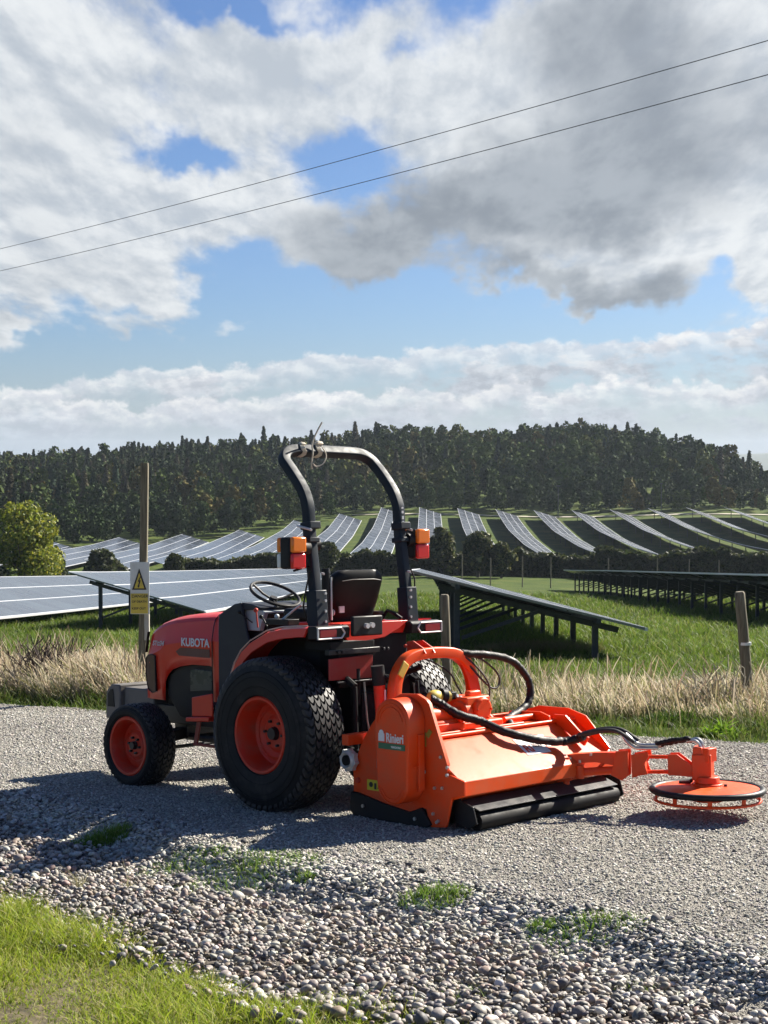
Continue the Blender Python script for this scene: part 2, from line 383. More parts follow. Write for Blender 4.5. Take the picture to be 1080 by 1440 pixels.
def vnoise(x, y, s, seed=0):
    r = np.random.default_rng(seed); G = r.uniform(0, 1, (64, 64)); x = x * s; y = y * s
    i = np.floor(x).astype(int); j = np.floor(y).astype(int); u = x - i; v = y - j; u = u * u * (3 - 2 * u); v = v * v * (3 - 2 * v)
    g = lambda a, b: G[a % 64, b % 64]
    return (g(i, j) * (1 - u) + g(i + 1, j) * u) * (1 - v) + (g(i, j + 1) * (1 - u) + g(i + 1, j + 1) * u) * v

PEB = [(.27, .24, .21), (.17, .155, .14), (.35, .32, .28), (.28, .205, .175), (.10, .095, .10), (.45, .41, .36), (.22, .175, .13), (.56, .53, .48)]
# pebbles
n = 60000; x = rng.uniform(-3.6, 2.6, n); y = rng.uniform(5.2, 11.6, n); e = ed(x, y); g = grassline(x, y)
k = (e > .42 + rng.normal(0, .12, n) + .25 * (vnoise(x, y, 1.1, 50) - .5)) & (g < .05 + rng.normal(0, .12, n)) & infrustum(x, y) & (rng.uniform(0, 1, n) < np.clip(.35 + .65 * (e - .4) / .3, 0, 1))
x, y = x[k], y[k]; x, y = x[:22000], y[:22000]; n = len(x)
s = np.clip(rng.lognormal(math.log(.0165), .36, n), .007, .034) * (1 - .3 * vnoise(x, y, 1.3, 5))
z = gz(x, y) + rng.uniform(0, .035, n) + .3 * s + .05 * vnoise(x, y, 1.7, 2)
tag(stones('pebbles', STONE, np.stack([x, y, z], 1), s, 2, pal(n, PEB, [.2, .17, .15, .1, .14, .1, .08, .06])), kind='stuff')
# crushed stone on the shoulder and track
n = 330000; x = rng.uniform(-4.6, 4.6, n); y = 6.2 + 12.8 * rng.uniform(0, 1, n) ** 1.15; e = ed(x, y)
k = (e < 1.1) & (faredge(x, y) < .1) & infrustum(x, y) & (rng.uniform(0, 1, n) < np.clip(1.5 - (y - 8) / 9, .35, 1)) & ((e < .45) | (rng.uniform(0, 1, n) < .6))
x, y, e = x[k], y[k], e[k]; n = len(x)
s = np.clip(rng.lognormal(math.log(.0058), .35, n), .003, .013) * (1 + 1.3 * sstep((e + .35) / .6)) * (1 + .04 * np.clip(y - 10, 0, 9))
z = gz(x, y) + .014 + .2 * s
tag(stones('gravel_chippings', CHIP, np.stack([x, y, z], 1), s, 1, pal(n, [(.39, .37, .33), (.32, .305, .272), (.46, .437, .39), (.19, .18, .165), (.58, .55, .49)], [.34, .24, .24, .06, .12]), flat=.42), kind='stuff')
# coarser angular stones spilling down the shoulder
n = 40000; x = rng.uniform(-4.2, 4.2, n); y = rng.uniform(5, 13, n); e = ed(x, y); g = grassline(x, y)
k = (e > -.12 + rng.normal(0, .1, n)) & (e < .75) & (g < 0) & infrustum(x, y); x, y = x[k], y[k]; n = len(x)
s = np.clip(rng.lognormal(math.log(.0125), .38, n), .006, .026)
tag(stones('shoulder_stones', CHIP, np.stack([x, y, gz(x, y) + rng.uniform(0, .02, n) + .3 * s], 1), s, 1, pal(n, [(.19, .18, .17), (.13, .125, .12), (.26, .245, .225), (.36, .34, .31), (.09, .085, .085)], [.32, .25, .23, .1, .1]), flat=.6), kind='stuff')
# lawn in the near corner
n = 150000; x = rng.uniform(-3.2, 1.6, n); y = rng.uniform(4.8, 9.6, n); g = grassline(x, y); pn = vnoise(x, y, 2.2, 8)
bare = (vnoise(x * .8 + 1.7, y, 3.1, 29) + .35 * vnoise(x, y, 11, 22) > .86) & (g > .3)
k = (g > -.02 + rng.normal(0, .09, n)) & infrustum(x, y, .1) & ~(bare & (rng.uniform(0, 1, n) < .88))
x, y, pn, g = x[k], y[k], pn[k], g[k]; n = len(x)
h = rng.uniform(.03, .095, n) * (.35 + 1.25 * pn ** 1.3) * (1 + .5 * np.exp(-((g - .1) / .2) ** 2))
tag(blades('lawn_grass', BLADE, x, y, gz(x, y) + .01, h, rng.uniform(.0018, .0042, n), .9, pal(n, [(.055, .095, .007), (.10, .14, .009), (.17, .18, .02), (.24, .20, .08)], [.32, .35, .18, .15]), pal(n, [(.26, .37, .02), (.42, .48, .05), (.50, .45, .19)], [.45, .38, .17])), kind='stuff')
# long dry grass beyond the track, with a green fringe
def dry(n, ya, yb):
    x = rng.uniform(-7.5, 7.5, n); y = rng.uniform(ya, yb, n); f = faredge(x, y); return x, y, f, infrustum(x, y, .3)
x, y, f, k = dry(260000, 12.6, 27); depth = np.where(x < -1.2, 3.9, 3.4)
k &= (f > np.where(x > 1., 1.1, .55) + .5 * vnoise(x, y, 1.1, 3)) & (f < depth + 1.2 * vnoise(x, y, .8, 4)) & (rng.uniform(0, 1, len(x)) < .8)
x, y, f = x[k], y[k], f[k]; n = len(x); left = (x < -1.)
g1 = vnoise(x, y, .9, 31); hh = rng.uniform(.22, .60, n) * (.55 + .7 * g1) * np.clip(f / 1.1, .35, 1) * np.where(x > -.8, .62, .9)
straw = pal(n, [(.46, .385, .27), (.56, .49, .37), (.38, .29, .21), (.27, .26, .12)], [.38, .32, .18, .12])
gr = pal(n, [(.07, .10, .018), (.13, .14, .035), (.20, .18, .07)])
mixg = (rng.uniform(0, 1, n) < np.where(left, .12, .25 + .75 * (vnoise(x, y, .75, 61) > .56)) + .25 * (f < .8))[:, None]
base = pal(n, [(.12, .13, .04), (.30, .25, .14), (.22, .18, .10)])
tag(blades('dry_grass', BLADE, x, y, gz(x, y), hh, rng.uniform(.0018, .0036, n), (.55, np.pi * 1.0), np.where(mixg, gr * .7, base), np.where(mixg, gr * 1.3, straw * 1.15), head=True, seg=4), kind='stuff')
# seed-head stems standing above the dry grass
x, y, f, k = dry(9000, 12.6, 26); k &= (f > .7) & (f < 5) & (vnoise(x, y, 1.2, 71) > .45); x, y = x[k], y[k]; n = len(x)
tag(blades('seeding_grass', BLADE, x, y, gz(x, y), rng.uniform(.45, .78, n) * np.where(x > -.8, .75, 1), rng.uniform(.0022, .004, n), .35, pal(n, [(.20, .17, .09), (.12, .13, .05)]), pal(n, [(.34, .27, .17), (.50, .43, .31), (.22, .15, .11)]), head=True, seg=5), kind='stuff')
n = 90000; x = rng.uniform(-7.5, 7.5, n); y = rng.uniform(11.5, 21, n); f = faredge(x, y)
wd = np.where(x > 1., 1.7, 1.0)
k = (f > -.03 + rng.normal(0, .05, n)) & (f < wd + .4 * vnoise(x, y, 1.1, 3)) & infrustum(x, y, .3); x, y, f = x[k], y[k], f[k]; n = len(x)
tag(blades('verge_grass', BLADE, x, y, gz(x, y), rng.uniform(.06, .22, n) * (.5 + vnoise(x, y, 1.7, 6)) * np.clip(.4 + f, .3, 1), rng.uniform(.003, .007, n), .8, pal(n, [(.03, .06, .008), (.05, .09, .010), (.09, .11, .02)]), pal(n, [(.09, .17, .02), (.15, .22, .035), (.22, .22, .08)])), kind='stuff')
# field grass between verge and panels
n = 170000; y = 15.5 + 75 * rng.uniform(0, 1, n) ** 2.1; x = rng.uniform(-.28, .28, n) * y; f = faredge(x, y)
k = (f > 2.6); x, y = x[k], y[k]; n = len(x); q = 1 + (y - 16) * .035; nn = vnoise(x, y, .5, 12)
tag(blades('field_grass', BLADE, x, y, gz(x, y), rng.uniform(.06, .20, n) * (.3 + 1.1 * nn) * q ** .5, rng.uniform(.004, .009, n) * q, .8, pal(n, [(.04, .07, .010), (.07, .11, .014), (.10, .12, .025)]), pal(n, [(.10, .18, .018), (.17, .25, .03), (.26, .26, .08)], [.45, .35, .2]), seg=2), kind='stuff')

# weeds and clumps on the shoulder
def weed(name, label, cat, cx, cy, rad, hgt, n, cols, tips, w=.004, lean=.6, group=None):
    rad *= 1.6 if n > 250 else .7; n = int(n * 2.2); a = rng.uniform(0, 2 * np.pi, n); r = rad * np.sqrt(rng.uniform(0, 1, n)); x = r * np.cos(a); y = r * np.sin(a) * .7
    h = rng.uniform(.4, 1, n) * hgt * (1.1 - .6 * r / rad); z = gz(cx + x, cy + y) - float(gz(cx, cy))
    o = blades(name, LEAF, x, y, z, h, np.full(n, w) * rng.uniform(.6, 1.4, n), lean, pal(n, cols), pal(n, tips))
    o.location = (cx, cy, float(gz(cx, cy))); return tag(o, label, cat, group)
CAMZ = 2.45; FL = 2160.; PT = math.atan(80 / 2160)
def ray(u, v):
    x = (u - 540) / FL; zz = -(v - 720) / FL
    return x, math.cos(PT) + zz * math.sin(PT), -math.sin(PT) + zz * math.cos(PT)
def gpt(u, v):
    """where the line of sight through a point of the photograph meets the ground"""
    d = ray(u, v); lo, hi = 3., 400.
    for _ in range(60):
        mid = (lo + hi) / 2; t = mid / d[1]
        if CAMZ + d[2] * t > float(gz(d[0] * t, mid)): lo = mid
        else: hi = mid
    t = lo / d[1]; return d[0] * t, lo
GRN = [(.04, .08, .012), (.07, .12, .018)]; GRT = [(.13, .24, .03), (.24, .34, .05)]
for (u, v, r, h, n, lab) in [(141, 1190, .13, .17, 420, 'dark green weed clump in the shadow of the tractor, nearest the front wheel'),
        (262, 1222, .22, .09, 500, 'low sprawling weeds on the dark stones left of the big rear wheel shadow'),
        (352, 1232, .30, .10, 800, 'widest weed patch, on the stones below the rear wheel'),
        (430, 1240, .07, .10, 90, 'small pale weed between pebbles and shoulder'),
        (612, 1268, .12, .14, 260, 'grass tuft on the shoulder below the mower roller'),
        (826, 1312, .20, .09, 420, 'bright green weed patch on the shoulder at the right'),
        (760, 1310, .12, .10, 160, 'thin weed patch on the shoulder right of the tuft'),
        (650, 1412, .22, .09, 260, 'grass tuft among the pebbles beside the lawn corner'),
        (895, 1400, .20, .08, 110, 'sparse green shoots among pebbles in the lower right'),
        (190, 1290, .25, .08, 380, 'short grass patch on pebbles just above the lawn')]:
    px, py = gpt(u, v)
    weed('weed_clump', lab, 'weed', px, py, r, h, n, GRN, GRT, group='weeds on the stony shoulder')
for (u, v, h, lab) in [(112, 1255, .26, 'tall pale dry grass stem leaning over the dark stones'), (180, 1258, .2, 'shorter dry stem beside the leaning pale stem')]:
    px, py = gpt(u, v); weed('dry_weed', lab, 'dry weed', px, py, .05, h, 16, [(.3, .28, .16)], [(.45, .42, .25)], w=.0028, lean=.5)
px, py = gpt(1015, 1035); weed('dock_plant', 'broad bright green leaves in the verge near the right post', 'plant', px, py, .28, .22, 60, [(.10, .18, .02)], [(.24, .40, .03)], w=.025, lean=1.0)
px, py = gpt(770, 985); weed('dark_weed_patch', 'dark green weed patch low in the dry grass right of the hoses', 'plant', px, py, .5, .22, 500, GRN, GRN, w=.01)
px, py = gpt(960, 1018); weed('dark_weed_patch', 'dark green weed patch in the verge left of the right post', 'plant', px, py, .3, .2, 400, GRN, GRN, w=.01)
px, py = gpt(760, 915); weed('tussock', 'green-brown tussock in the field beyond the low end of the near panels', 'plant', px, py, .8, .35, 900, [(.10, .10, .03)], [(.22, .20, .08)], w=.008)

def twigs(name, label, cx, cy, hgt, rad, n, m, lens=3, seed=1):
    r = random.Random(seed); b = M()
    for _ in range(n):
        a = r.uniform(0, 6.28); t = r.uniform(.1, 1.); p = Vector((r.gauss(0, rad * .25), r.gauss(0, rad * .2), 0)); path = [p.copy()]
        d = Vector((math.cos(a) * t, math.sin(a) * t, r.uniform(.7, 1.4))).normalized()
        for k in range(5):
            d = (d + Vector((r.gauss(0, .22), r.gauss(0, .22), r.gauss(0, .15)))).normalized(); p = p + d * hgt / 5; path.append(p.copy())
            if k > 1 and r.random() < .8:
                q = p.copy(); e = (d + Vector((r.gauss(0, .8), r.gauss(0, .8), .1))).normalized(); b.tube([q, q + e * hgt * .12, q + e * hgt * .22 + Vector((0, 0, .02))], .005, 4)
        b.tube(path, lambda i: .0095 - .001 * i, 5)
    o = b.build(name, m, smooth=False); o.location = (cx, cy, float(gz(cx, cy)) - .02); return tag(o, label, 'dead plant')
TWIG = paint('dead_twig', (.055, .035, .028), .9, 0)
TWIGP = paint('pale_twig', (.35, .31, .22), .9, 0)
px, py = gpt(70, 978); twigs('dead_bush', 'dark brown leafless bush standing in the dry grass at the left', px, py, .66, .5, 80, TWIG, seed=3)
twigs('dead_stalk', 'thin dark dead stalk in the dry grass beside the leafless bush', px - .42, py + .1, .62, .08, 6, TWIG, seed=5)
px, py = gpt(1010, 1004); twigs('dry_weed_stand', 'pale seeded weed stalks just left of the right post', px, py, .55, .35, 22, TWIGP, seed=8)

# ------------------------------------------------------------------ trees, hedge, wood
def crown_pts(n, lobes, shell=.35):
    L = np.array(lobes); w = L[:, 3] * L[:, 4] + .01; i = rng.choice(len(L), n, p=w / w.sum())
    d = rng.normal(size=(n, 3)); d /= np.linalg.norm(d, axis=1)[:, None]
    rad = (1 - shell * rng.uniform(0, 1, n) ** 1.5)[:, None]
    P = L[i, :3] + d * rad * np.stack([L[i, 3], L[i, 3], L[i, 4]], 1); return P, d
def leafcards(P, D, size, ang=.9):
    n = len(P); N = D + rng.normal(0, ang, (n, 3)); N /= np.linalg.norm(N, axis=1)[:, None]
    A = np.cross(N, rng.normal(size=(n, 3))); A /= np.linalg.norm(A, axis=1)[:, None]; B = np.cross(N, A)
    s = (size * rng.uniform(.6, 1.35, n))[:, None]; t = s * rng.uniform(.5, .9, (n, 1))
    V = np.stack([P - A * s, P - B * t, P + A * s, P + B * t], 1); return V
def lobes(r, w, h, n, z0=0, top=1.):
    out = []
    for _ in range(n):
        a = r.uniform(0, 6.28); t = r.uniform(0, 1); zz = z0 + h * (.15 + .75 * t); rr = w * (1 - .65 * t ** 1.6) * r.uniform(.35, .8) 
        s = w * r.uniform(.32, .55) * (1 - .35 * t); out.append((rr * math.cos(a), rr * math.sin(a), zz, s, s * r.uniform(.7, 1.)))
    out.append((0, 0, z0 + h * .55, w * .65, h * .42)); return out
GL = [(.15, .19, .02), (.22, .24, .025), (.09, .12, .014), (.30, .29, .035)]
def tree(name, label, cx, cy, w, h, trunk, nl, leaf, cols, seed, nlob=16, cat='tree', group=None):
    r = random.Random(seed); g = float(gz(cx, cy)); o = empty(name, (cx, cy, g), label, cat, group)
    b = M(); b.tube([(0, 0, -.2), (.05, 0, trunk * .6), (-.05, .03, trunk + h * .3)], lambda i: (.05, .035, .012)[i] * h * .9, 10)
    for _ in range(7):
        a = r.uniform(0, 6.28); z = trunk * r.uniform(.7, 1.2)
        b.tube([(0, 0, z), (w * .35 * math.cos(a), w * .35 * math.sin(a), z + h * .2), (w * .7 * math.cos(a), w * .7 * math.sin(a), z + h * .42)], lambda i: (.018, .011, .004)[i] * h, 6)
    b.build('trunk', BARK, o)
    P, D = crown_pts(nl, lobes(r, w, h, nlob, trunk * .7)); V = leafcards(P, D, leaf)
    F = np.arange(nl * 4).reshape(-1, 4); c = np.repeat(pal(nl, cols, jit=.25), 4, 0)
    npmesh('crown', V.reshape(-1, 3), F, LEAF, o, tint=c); return o
tree('round_tree', 'round yellow-green tree standing alone behind the near pale panel rows', -25.7, 109, 2.95, 5.3, 2.2, 11000, .125, GL, 4, 26)
tree('dark_shrub', 'grey-green bush at the foot of the round tree', -26.8, 106, 1.3, 2.2, .3, 2200, .13, [(.09, .11, .06), (.05, .07, .03)], 6, 8, 'bush', 'bushes along the field hedge')
DG = [(.035, .048, .014), (.025, .036, .010), (.06, .068, .02)]
for i, (u, D, w, h, lab) in enumerate([(75, 140, 1.5, 3.2, 'low dark bush right of the round tree'), (143, 148, 2.1, 3.3, 'rounded dark bush left of the sign post, below the far panel rows'),
        (246, 150, 1.3, 2.6, 'small bush at the left end of the hedge'), (455, 150, 2.0, 3.5, 'bush rising from the hedge behind the roll bar'),
        (622, 152, 2.0, 4.8, 'tall olive bush rising above the hedge right of the roll bar'), (672, 151, 2.2, 4.4, 'spreading light-tipped bush beside the tall olive bush in the hedge'),
        (705, 150, 1.6, 3.4, 'third tall bush in the hedge, at the foot of a far panel row')]):
    x = (u - 540) / 2160 * D
    tree('hedge_bush', lab, x, D, w, h, .4, 3200, .20, DG + ([(.16, .16, .06)] if i > 3 else []), 40 + i, 10, 'bush', 'bushes along the field hedge')
def hedge(name, label, u0, u1, D0, D1, h0, h1, n):
    x0 = (u0 - 540) / 2160 * D0; x1 = (u1 - 540) / 2160 * D1; L = math.hypot(x1 - x0, D1 - D0)
    t = rng.uniform(0, 1, n); hx = x0 + (x1 - x0) * t; hy = D0 + (D1 - D0) * t
    hh = (h0 + (h1 - h0) * t) * (.72 + .42 * vnoise(t * L, t * 0, .35, 9) + .22 * vnoise(t * L, t * 0, 1.3, 10))
    a = rng.uniform(-1, 1, n); top = rng.uniform(0, 1, n) < .45
    zz = np.where(top, np.sqrt(1 - a * a * .7), rng.uniform(0, 1, n)); yy = np.where(top, a, np.sign(a) * (1 - .25 * zz)) * 1.3
    cy0 = (D0 + D1) / 2; cx0 = (x0 + x1) / 2; gg = gz(hx, hy); g0 = float(gz(cx0, cy0))
    P = np.stack([hx - cx0 + rng.normal(0, .15, n), hy - cy0 + yy, gg - g0 + hh * zz + rng.normal(0, .12, n)], 1)
    D = np.stack([np.zeros(n), yy * .6, zz], 1) + .01
    V = leafcards(P, D, .27); o = npmesh(name, V.reshape(-1, 3), np.arange(n * 4).reshape(-1, 4), LEAF, tint=np.repeat(pal(n, DG, jit=.25), 4, 0))
    # woody core so the hedge stays dense
    k = 60; ts = np.linspace(0, 1, k); b = M(); prev = None
    for i in range(k):
        X = x0 + (x1 - x0) * ts[i] - cx0; Y = D0 + (D1 - D0) * ts[i] - cy0; Z = float(gz(X + cx0, Y + cy0)) - g0; H = (h0 + (h1 - h0) * ts[i]) * .68
        b.v += [(X, Y - 1, Z - .3), (X, Y - .8, Z + H), (X, Y + .8, Z + H), (X, Y + 1, Z - .3)]
        if i: 
            for j in range(3): b.f.append((4 * i - 4 + j, 4 * i + j, 4 * i + j + 1, 4 * i - 4 + j + 1))
    c = b.build('branch_core', paint('hedge_core', (.02, .026, .012), .9, 0), o, smooth=False)
    o.location = (cx0, cy0, g0); return tag(o, label, 'hedge')
hedge('hedge', 'long dark hedge running from behind the sign post to the roll bar', 236, 560, 155, 157, 1.7, 2.1, 24000)
hedge('hedge', 'long dark hedge right of the roll bar below the far panel rows', 562, 838, 157, 156, 2.0, 2.0, 22000)
hedge('hedge', 'taller hedge behind the dark panel rows that stand on many posts', 842, 1110, 154, 150, 2.4, 2.6, 24000)

# ------------------------------------------------------------------ wood on the ridge (reads as one mass)
def wood():
    types = []
    for k in range(9):
        r = random.Random(100 + k)
        if k < 5:      # broadleaf
            P, D = crown_pts(360, lobes(r, 2.7, 8.5, 11, 1.5), .25); V = leafcards(P, D, .46, .8)
        else:          # conifer
            n = 330; t = rng.uniform(0, 1, n) ** .8; a = rng.uniform(0, 6.28, n); tier = np.abs(np.sin(t * 24 + k)) * .35 + .65
            rr = 1.9 * (1 - t) ** .8 * tier * rng.uniform(.6, 1.05, n) + .05
            P = np.stack([rr * np.cos(a), rr * np.sin(a), 1.2 + 8.8 * t], 1); D = np.stack([np.cos(a), np.sin(a), 0 * a + .8], 1)
            V = leafcards(P, D, .42, .4)
        types.append(V)
    VS = []; TS = []; cnt = 0
    pts = []
    y = 176.
    while y < 470:
        step = 4.0 + (y - 200) * .005
        for x in np.arange(-.275 * y - 12, .275 * y + 12, step):
            pts.append((x + random.uniform(-1.9, 1.9), y + random.uniform(-1.9, 1.9)))
        y += step * .9
    for (x, y) in pts:
        edge = np.interp(x, [-95, -60, -45, -30, -14, -4, 90, 140], [172, 194, 210, 237, 267, 290, 297, 299])
        if y < edge or (y > edge + 24 and y < edge + 60 and random.random() < .55): continue
        if x > np.interp(y, [296, 330, 440], [92, 112, 122]) + random.uniform(-6, 6): continue
        con = random.random() < (.50 if (x < -5 and y > edge + 45) else .16 if y > edge + 40 else .03)
        V = types[random.randrange(5, 9) if con else random.randrange(0, 5)]
        fr = sstep((y - edge) / 60.); s = (.66 + .30 * float(fr)) * random.uniform(.82, 1.14) * (1.0 if x > -10 else .9)
        if con: s *= random.uniform(.85, 1.12)
        pxx = 540 + 2160 * x / y; s *= 1 - .5 * float(np.clip((pxx - 1015) / 110, 0, 1))
        a = random.uniform(0, 6.28); ca, sa = math.cos(a), math.sin(a)
        W = V.reshape(-1, 3); X = (W[:, 0] * ca - W[:, 1] * sa) * s; Y = (W[:, 0] * sa + W[:, 1] * ca) * s
        sz = random.uniform(.85, 1.15)
        VS.append(np.stack([X + x, Y + y, W[:, 2] * s * sz + float(gz(x, y)) - .5], 1))
        nn = vnoise(np.array([x]), np.array([y]), .045, 77)[0]
        if con: c = random.choice([(.022, .040, .022), (.034, .052, .024), (.046, .058, .028), (.068, .062, .034)])
        else: c = random.choice([(.050, .075, .014), (.036, .058, .013), (.080, .090, .018), (.085, .072, .020), (.058, .085, .02)] if nn > .5 else [(.028, .050, .015), (.042, .066, .016), (.032, .050, .02)])
        c = np.array(c) * random.uniform(.8, 1.25)
        TS.append(np.repeat(c[None] * rng.uniform(.75, 1.3, (len(V), 1)), 4, 0))
    V = np.concatenate(VS); T = np.concatenate(TS)
    tag(npmesh('woodland', V, np.arange(len(V)).reshape(-1, 4), LEAFFAR, tint=T), kind='stuff')
wood()
# distant ridge on the right
b = M(); n = 60
for i in range(n):
    x = -1500 + 3600 * i / (n - 1); z = 5 + 5 * math.sin(i * .35) + 4 * math.sin(i * .13 + 2)
    b.v += [(x, 2300, -40), (x, 2450, z * .7), (x, 2700, z)]
    if i:
        for j in range(2): b.f.append((3 * i - 3 + j, 3 * i + j, 3 * i + j + 1, 3 * i - 3 + j + 1))
tag(b.build('distant_hills', paint('distant_hill', (.035, .06, .05), .95, 0, dirt=.4, dirtcol=(.07, .085, .05), scale=.01)), kind='structure')

# ------------------------------------------------------------------ solar panel rows
def panel_mat():
    m, nt, b = mat('solar_glass')
    uv = nd(nt, 'ShaderNodeUVMap'); uv.uv_map = 'UVMap'
    br = nd(nt, 'ShaderNodeTexBrick', Scale=1.); br.offset = 0; br.offset_frequency = 1
    br.inputs['Color1'].default_value = (.040, .048, .062, 1); br.inputs['Color2'].default_value = (.050, .060, .076, 1); br.inputs['Mortar'].default_value = (.13, .145, .155, 1)
    br.inputs['Mortar Size'].default_value = .018; br.inputs['Brick Width'].default_value = 1.65; br.inputs['Row Height'].default_value = 1.333
    nt.links.new(uv.outputs['UV'], br.inputs['Vector']); nt.links.new(br.outputs['Color'], b.inputs['Base Color'])
    b.inputs['Roughness'].default_value = .22; b.inputs['IOR'].default_value = 1.7; b.inputs['Specular IOR Level'].default_value = .75
    tc = nd(nt, 'ShaderNodeTexCoord'); n = nd(nt, 'ShaderNodeTexNoise', Scale=.6, Detail=4.); nt.links.new(tc.outputs['Object'], n.inputs['Vector'])
    r = ramp(nt, [(.3, (.16,) * 3), (.7, (.32,) * 3)]); nt.links.new(n.outputs['Fac'], r.inputs['Fac']); nt.links.new(r.outputs['Color'], b.inputs['Roughness'])
    return m
SOLAR = panel_mat()
AZ = .028
_leg = {}
def leg_mesh(kind, h):
    key = (kind, round(h * 10))
    if key not in _leg:
        b = M(); b.box((0, 0, h / 2 - .25), (.10, .12, h + .5))
        o = b.build('post', GALV, None, smooth=False); _leg[key] = o.data; bpy.data.objects.remove(o)
    return _leg[key]
def solar_row(label, xh, y0, y1, zh=None, slope=None, width=3.9, hh=1.62, hl=.52, step=4., legs=4.5, group='solar panel rows', braces=True, name='solar_panel_row'):
    """xh: x of the high (left) edge at y0; runs away from the camera"""
    g0 = float(gz(xh + width / 2, y0)); o = empty(name, (xh + width / 2, y0, g0), label, 'solar panels', group)
    ys_ = np.arange(y0, y1 + .01, step); n = len(ys_); Z = []
    for y in ys_:
        gx = xh + AZ * (y - y0)
        if slope is None:
            gm = float(gz(gx + width / 2, y, False)); Z.append((gm + hh, gm + hl))
        else: Z.append((zh - slope * (y - y0), zh - slope * (y - y0) - (hh - hl)))
    off = Vector((xh + width / 2, y0, g0))
    def P(i, t, dz=0): 
        y = ys_[i]; x = xh + AZ * (y - y0) + width * t; z = Z[i][0] * (1 - t) + Z[i][1] * t + dz; return Vector((x, y, z)) - off
    # glass: three module courses with narrow gaps
    b = M(); uvs = []
    for c in range(3):
        t0, t1 = c / 3 + .004, (c + 1) / 3 - .004
        for i in range(n - 1):
            top = [P(i, t0), P(i, t1), P(i + 1, t1), P(i + 1, t0)]; bot = [p - Vector((0, 0, .045)) for p in top]
            b.add(top + bot, [(0, 1, 2, 3), (7, 6, 5, 4), (0, 4, 5, 1), (2, 6, 7, 3)] + ([] if 0 < i < n - 2 else [(0, 3, 7, 4), (1, 5, 6, 2)]))
            b.f[-1] = b.f[-1]
    me = bpy.data.meshes.new('glass_panels'); me.from_pydata(b.v, [], b.f); me.materials.append(SOLAR)
    uvl = me.uv_layers.new(name='UVMap'); co = np.array(b.v); slope_len = math.hypot(width, hh - hl)
    for l in me.loops:
        p = co[l.vertex_index]; yy = p[1]; t = (p[0] + width / 2 - AZ * yy) / width; uvl.data[l.index].uv = (yy, t * 4.0)
    g = bpy.data.objects.new('glass_panels', me); C.objects.link(g); g.parent = o
    # bright frame strips along the module joints and both edges, 3 mm proud
    for t, w in ((0, .005), (1 / 3, .007), (2 / 3, .007), (1, .008)):
        s = M()
        for i in range(n - 1):
            a, c_, d, e = P(i, t - w, .006), P(i, t + w, .006), P(i + 1, t + w, .006), P(i + 1, t - w, .006)
            dn = Vector((0, 0, -.06 if t in (0, 1) else -.02)); s.add([a, c_, d, e, a + dn, c_ + dn, d + dn, e + dn], [(0, 1, 2, 3), (0, 4, 5, 1), (1, 5, 6, 2), (3, 2, 6, 7), (0, 3, 7, 4), (4, 7, 6, 5)])
        s.build('frame_strip', ALU, o, smooth=False)
    # purlins under the glass
    for t in (.2, .8):
        s = M()
        for i in range(n - 1):
            a, d = P(i, t, -.13), P(i + 1, t, -.13); w = Vector((.04, 0, 0)); h_ = Vector((0, 0, .08))
            s.add([a - w, a + w, d + w, d - w, a - w + h_, a + w + h_, d + w + h_, d - w + h_], [(0, 3, 2, 1), (4, 5, 6, 7), (0, 1, 5, 4), (2, 3, 7, 6), (0, 4, 7, 3), (1, 2, 6, 5)])
        s.build('purlin', GALV, o, smooth=False)
    if legs:
        y = y0 + .6
        k = 0
        while y < y1 and k < 40:
            f = (y - y0) / step; i = min(int(f), n - 2); u = f - i
            for t in ((.2, .8) if braces else (.2,)):
                p = P(i, t, -.14) * (1 - u) + P(i + 1, t, -.14) * u; gg = float(gz(p.x + off.x, p.y + off.y, False)) - off.z
                hgt = max(.2, p.z - gg)
                q = bpy.data.objects.new('post', leg_mesh('p', hgt)); C.objects.link(q); q.parent = o; q.location = (p.x, p.y, p.z - round(hgt * 10) / 10)
            if braces:
                a = P(i, .12, -.16) * (1 - u) + P(i + 1, .12, -.16) * u; d = P(i, .9, -.16) * (1 - u) + P(i + 1, .9, -.16) * u
                s = M(); s.sweep([a, d], [(-.04, -.05), (.04, -.05), (.04, .05), (-.04, .05)])
                ga = float(gz(a.x + off.x, a.y + off.y, False)) - off.z
                s.sweep([P(i, .22, 0) * (1 - u) + P(i + 1, .22, 0) * u - Vector((0, .06, (a.z - ga) * .75)), P(i, .55, -.18) * (1 - u) + P(i + 1, .55, -.18) * u - Vector((0, .06, 0))], [(-.03, -.03), (.03, -.03), (.03, .03), (-.03, .03)])
                s.build('cross_beam', GALV, o, smooth=False)
            y += legs; k += 1
    return o
NEARG = 'near solar panel rows in the field below the track'
solar_row('broad pale panel row nearest the round yellow-green tree', -16.0, 33, 128, group=NEARG, hh=1.60, hl=.40)
solar_row('broad pale panel row behind the bonnet, its dark frame end left of the post', -9.05, 44, 128, group=NEARG, hh=1.72, hl=.58)
solar_row('panel row seen edge-on right of the seat, its low end near the grass', .45, 26, 62, zh=.50, slope=.0735, width=4.0, hh=1.60, hl=.62, group=NEARG, legs=4.0)
solar_row('long dark panel row on many posts behind the leaning fence post, nearer of two', 11.7, 45, 118, group=NEARG, hh=1.62, hl=.5, legs=3.2)
solar_row('dark panel row on posts behind the leaning fence post, farther of two', 20.5, 58, 118, group=NEARG, hh=1.62, hl=.5, legs=4.5)
FARG = 'far solar panel rows on the slope below the wood'
ords = ['first', 'second', 'third', 'fourth', 'fifth', 'sixth', 'seventh', 'eighth', 'ninth', 'tenth', 'eleventh', 'twelfth', 'thirteenth', 'fourteenth', 'fifteenth', 'sixteenth', 'seventeenth', 'eighteenth', 'nineteenth', 'twentieth', 'twenty-first']
rows = []
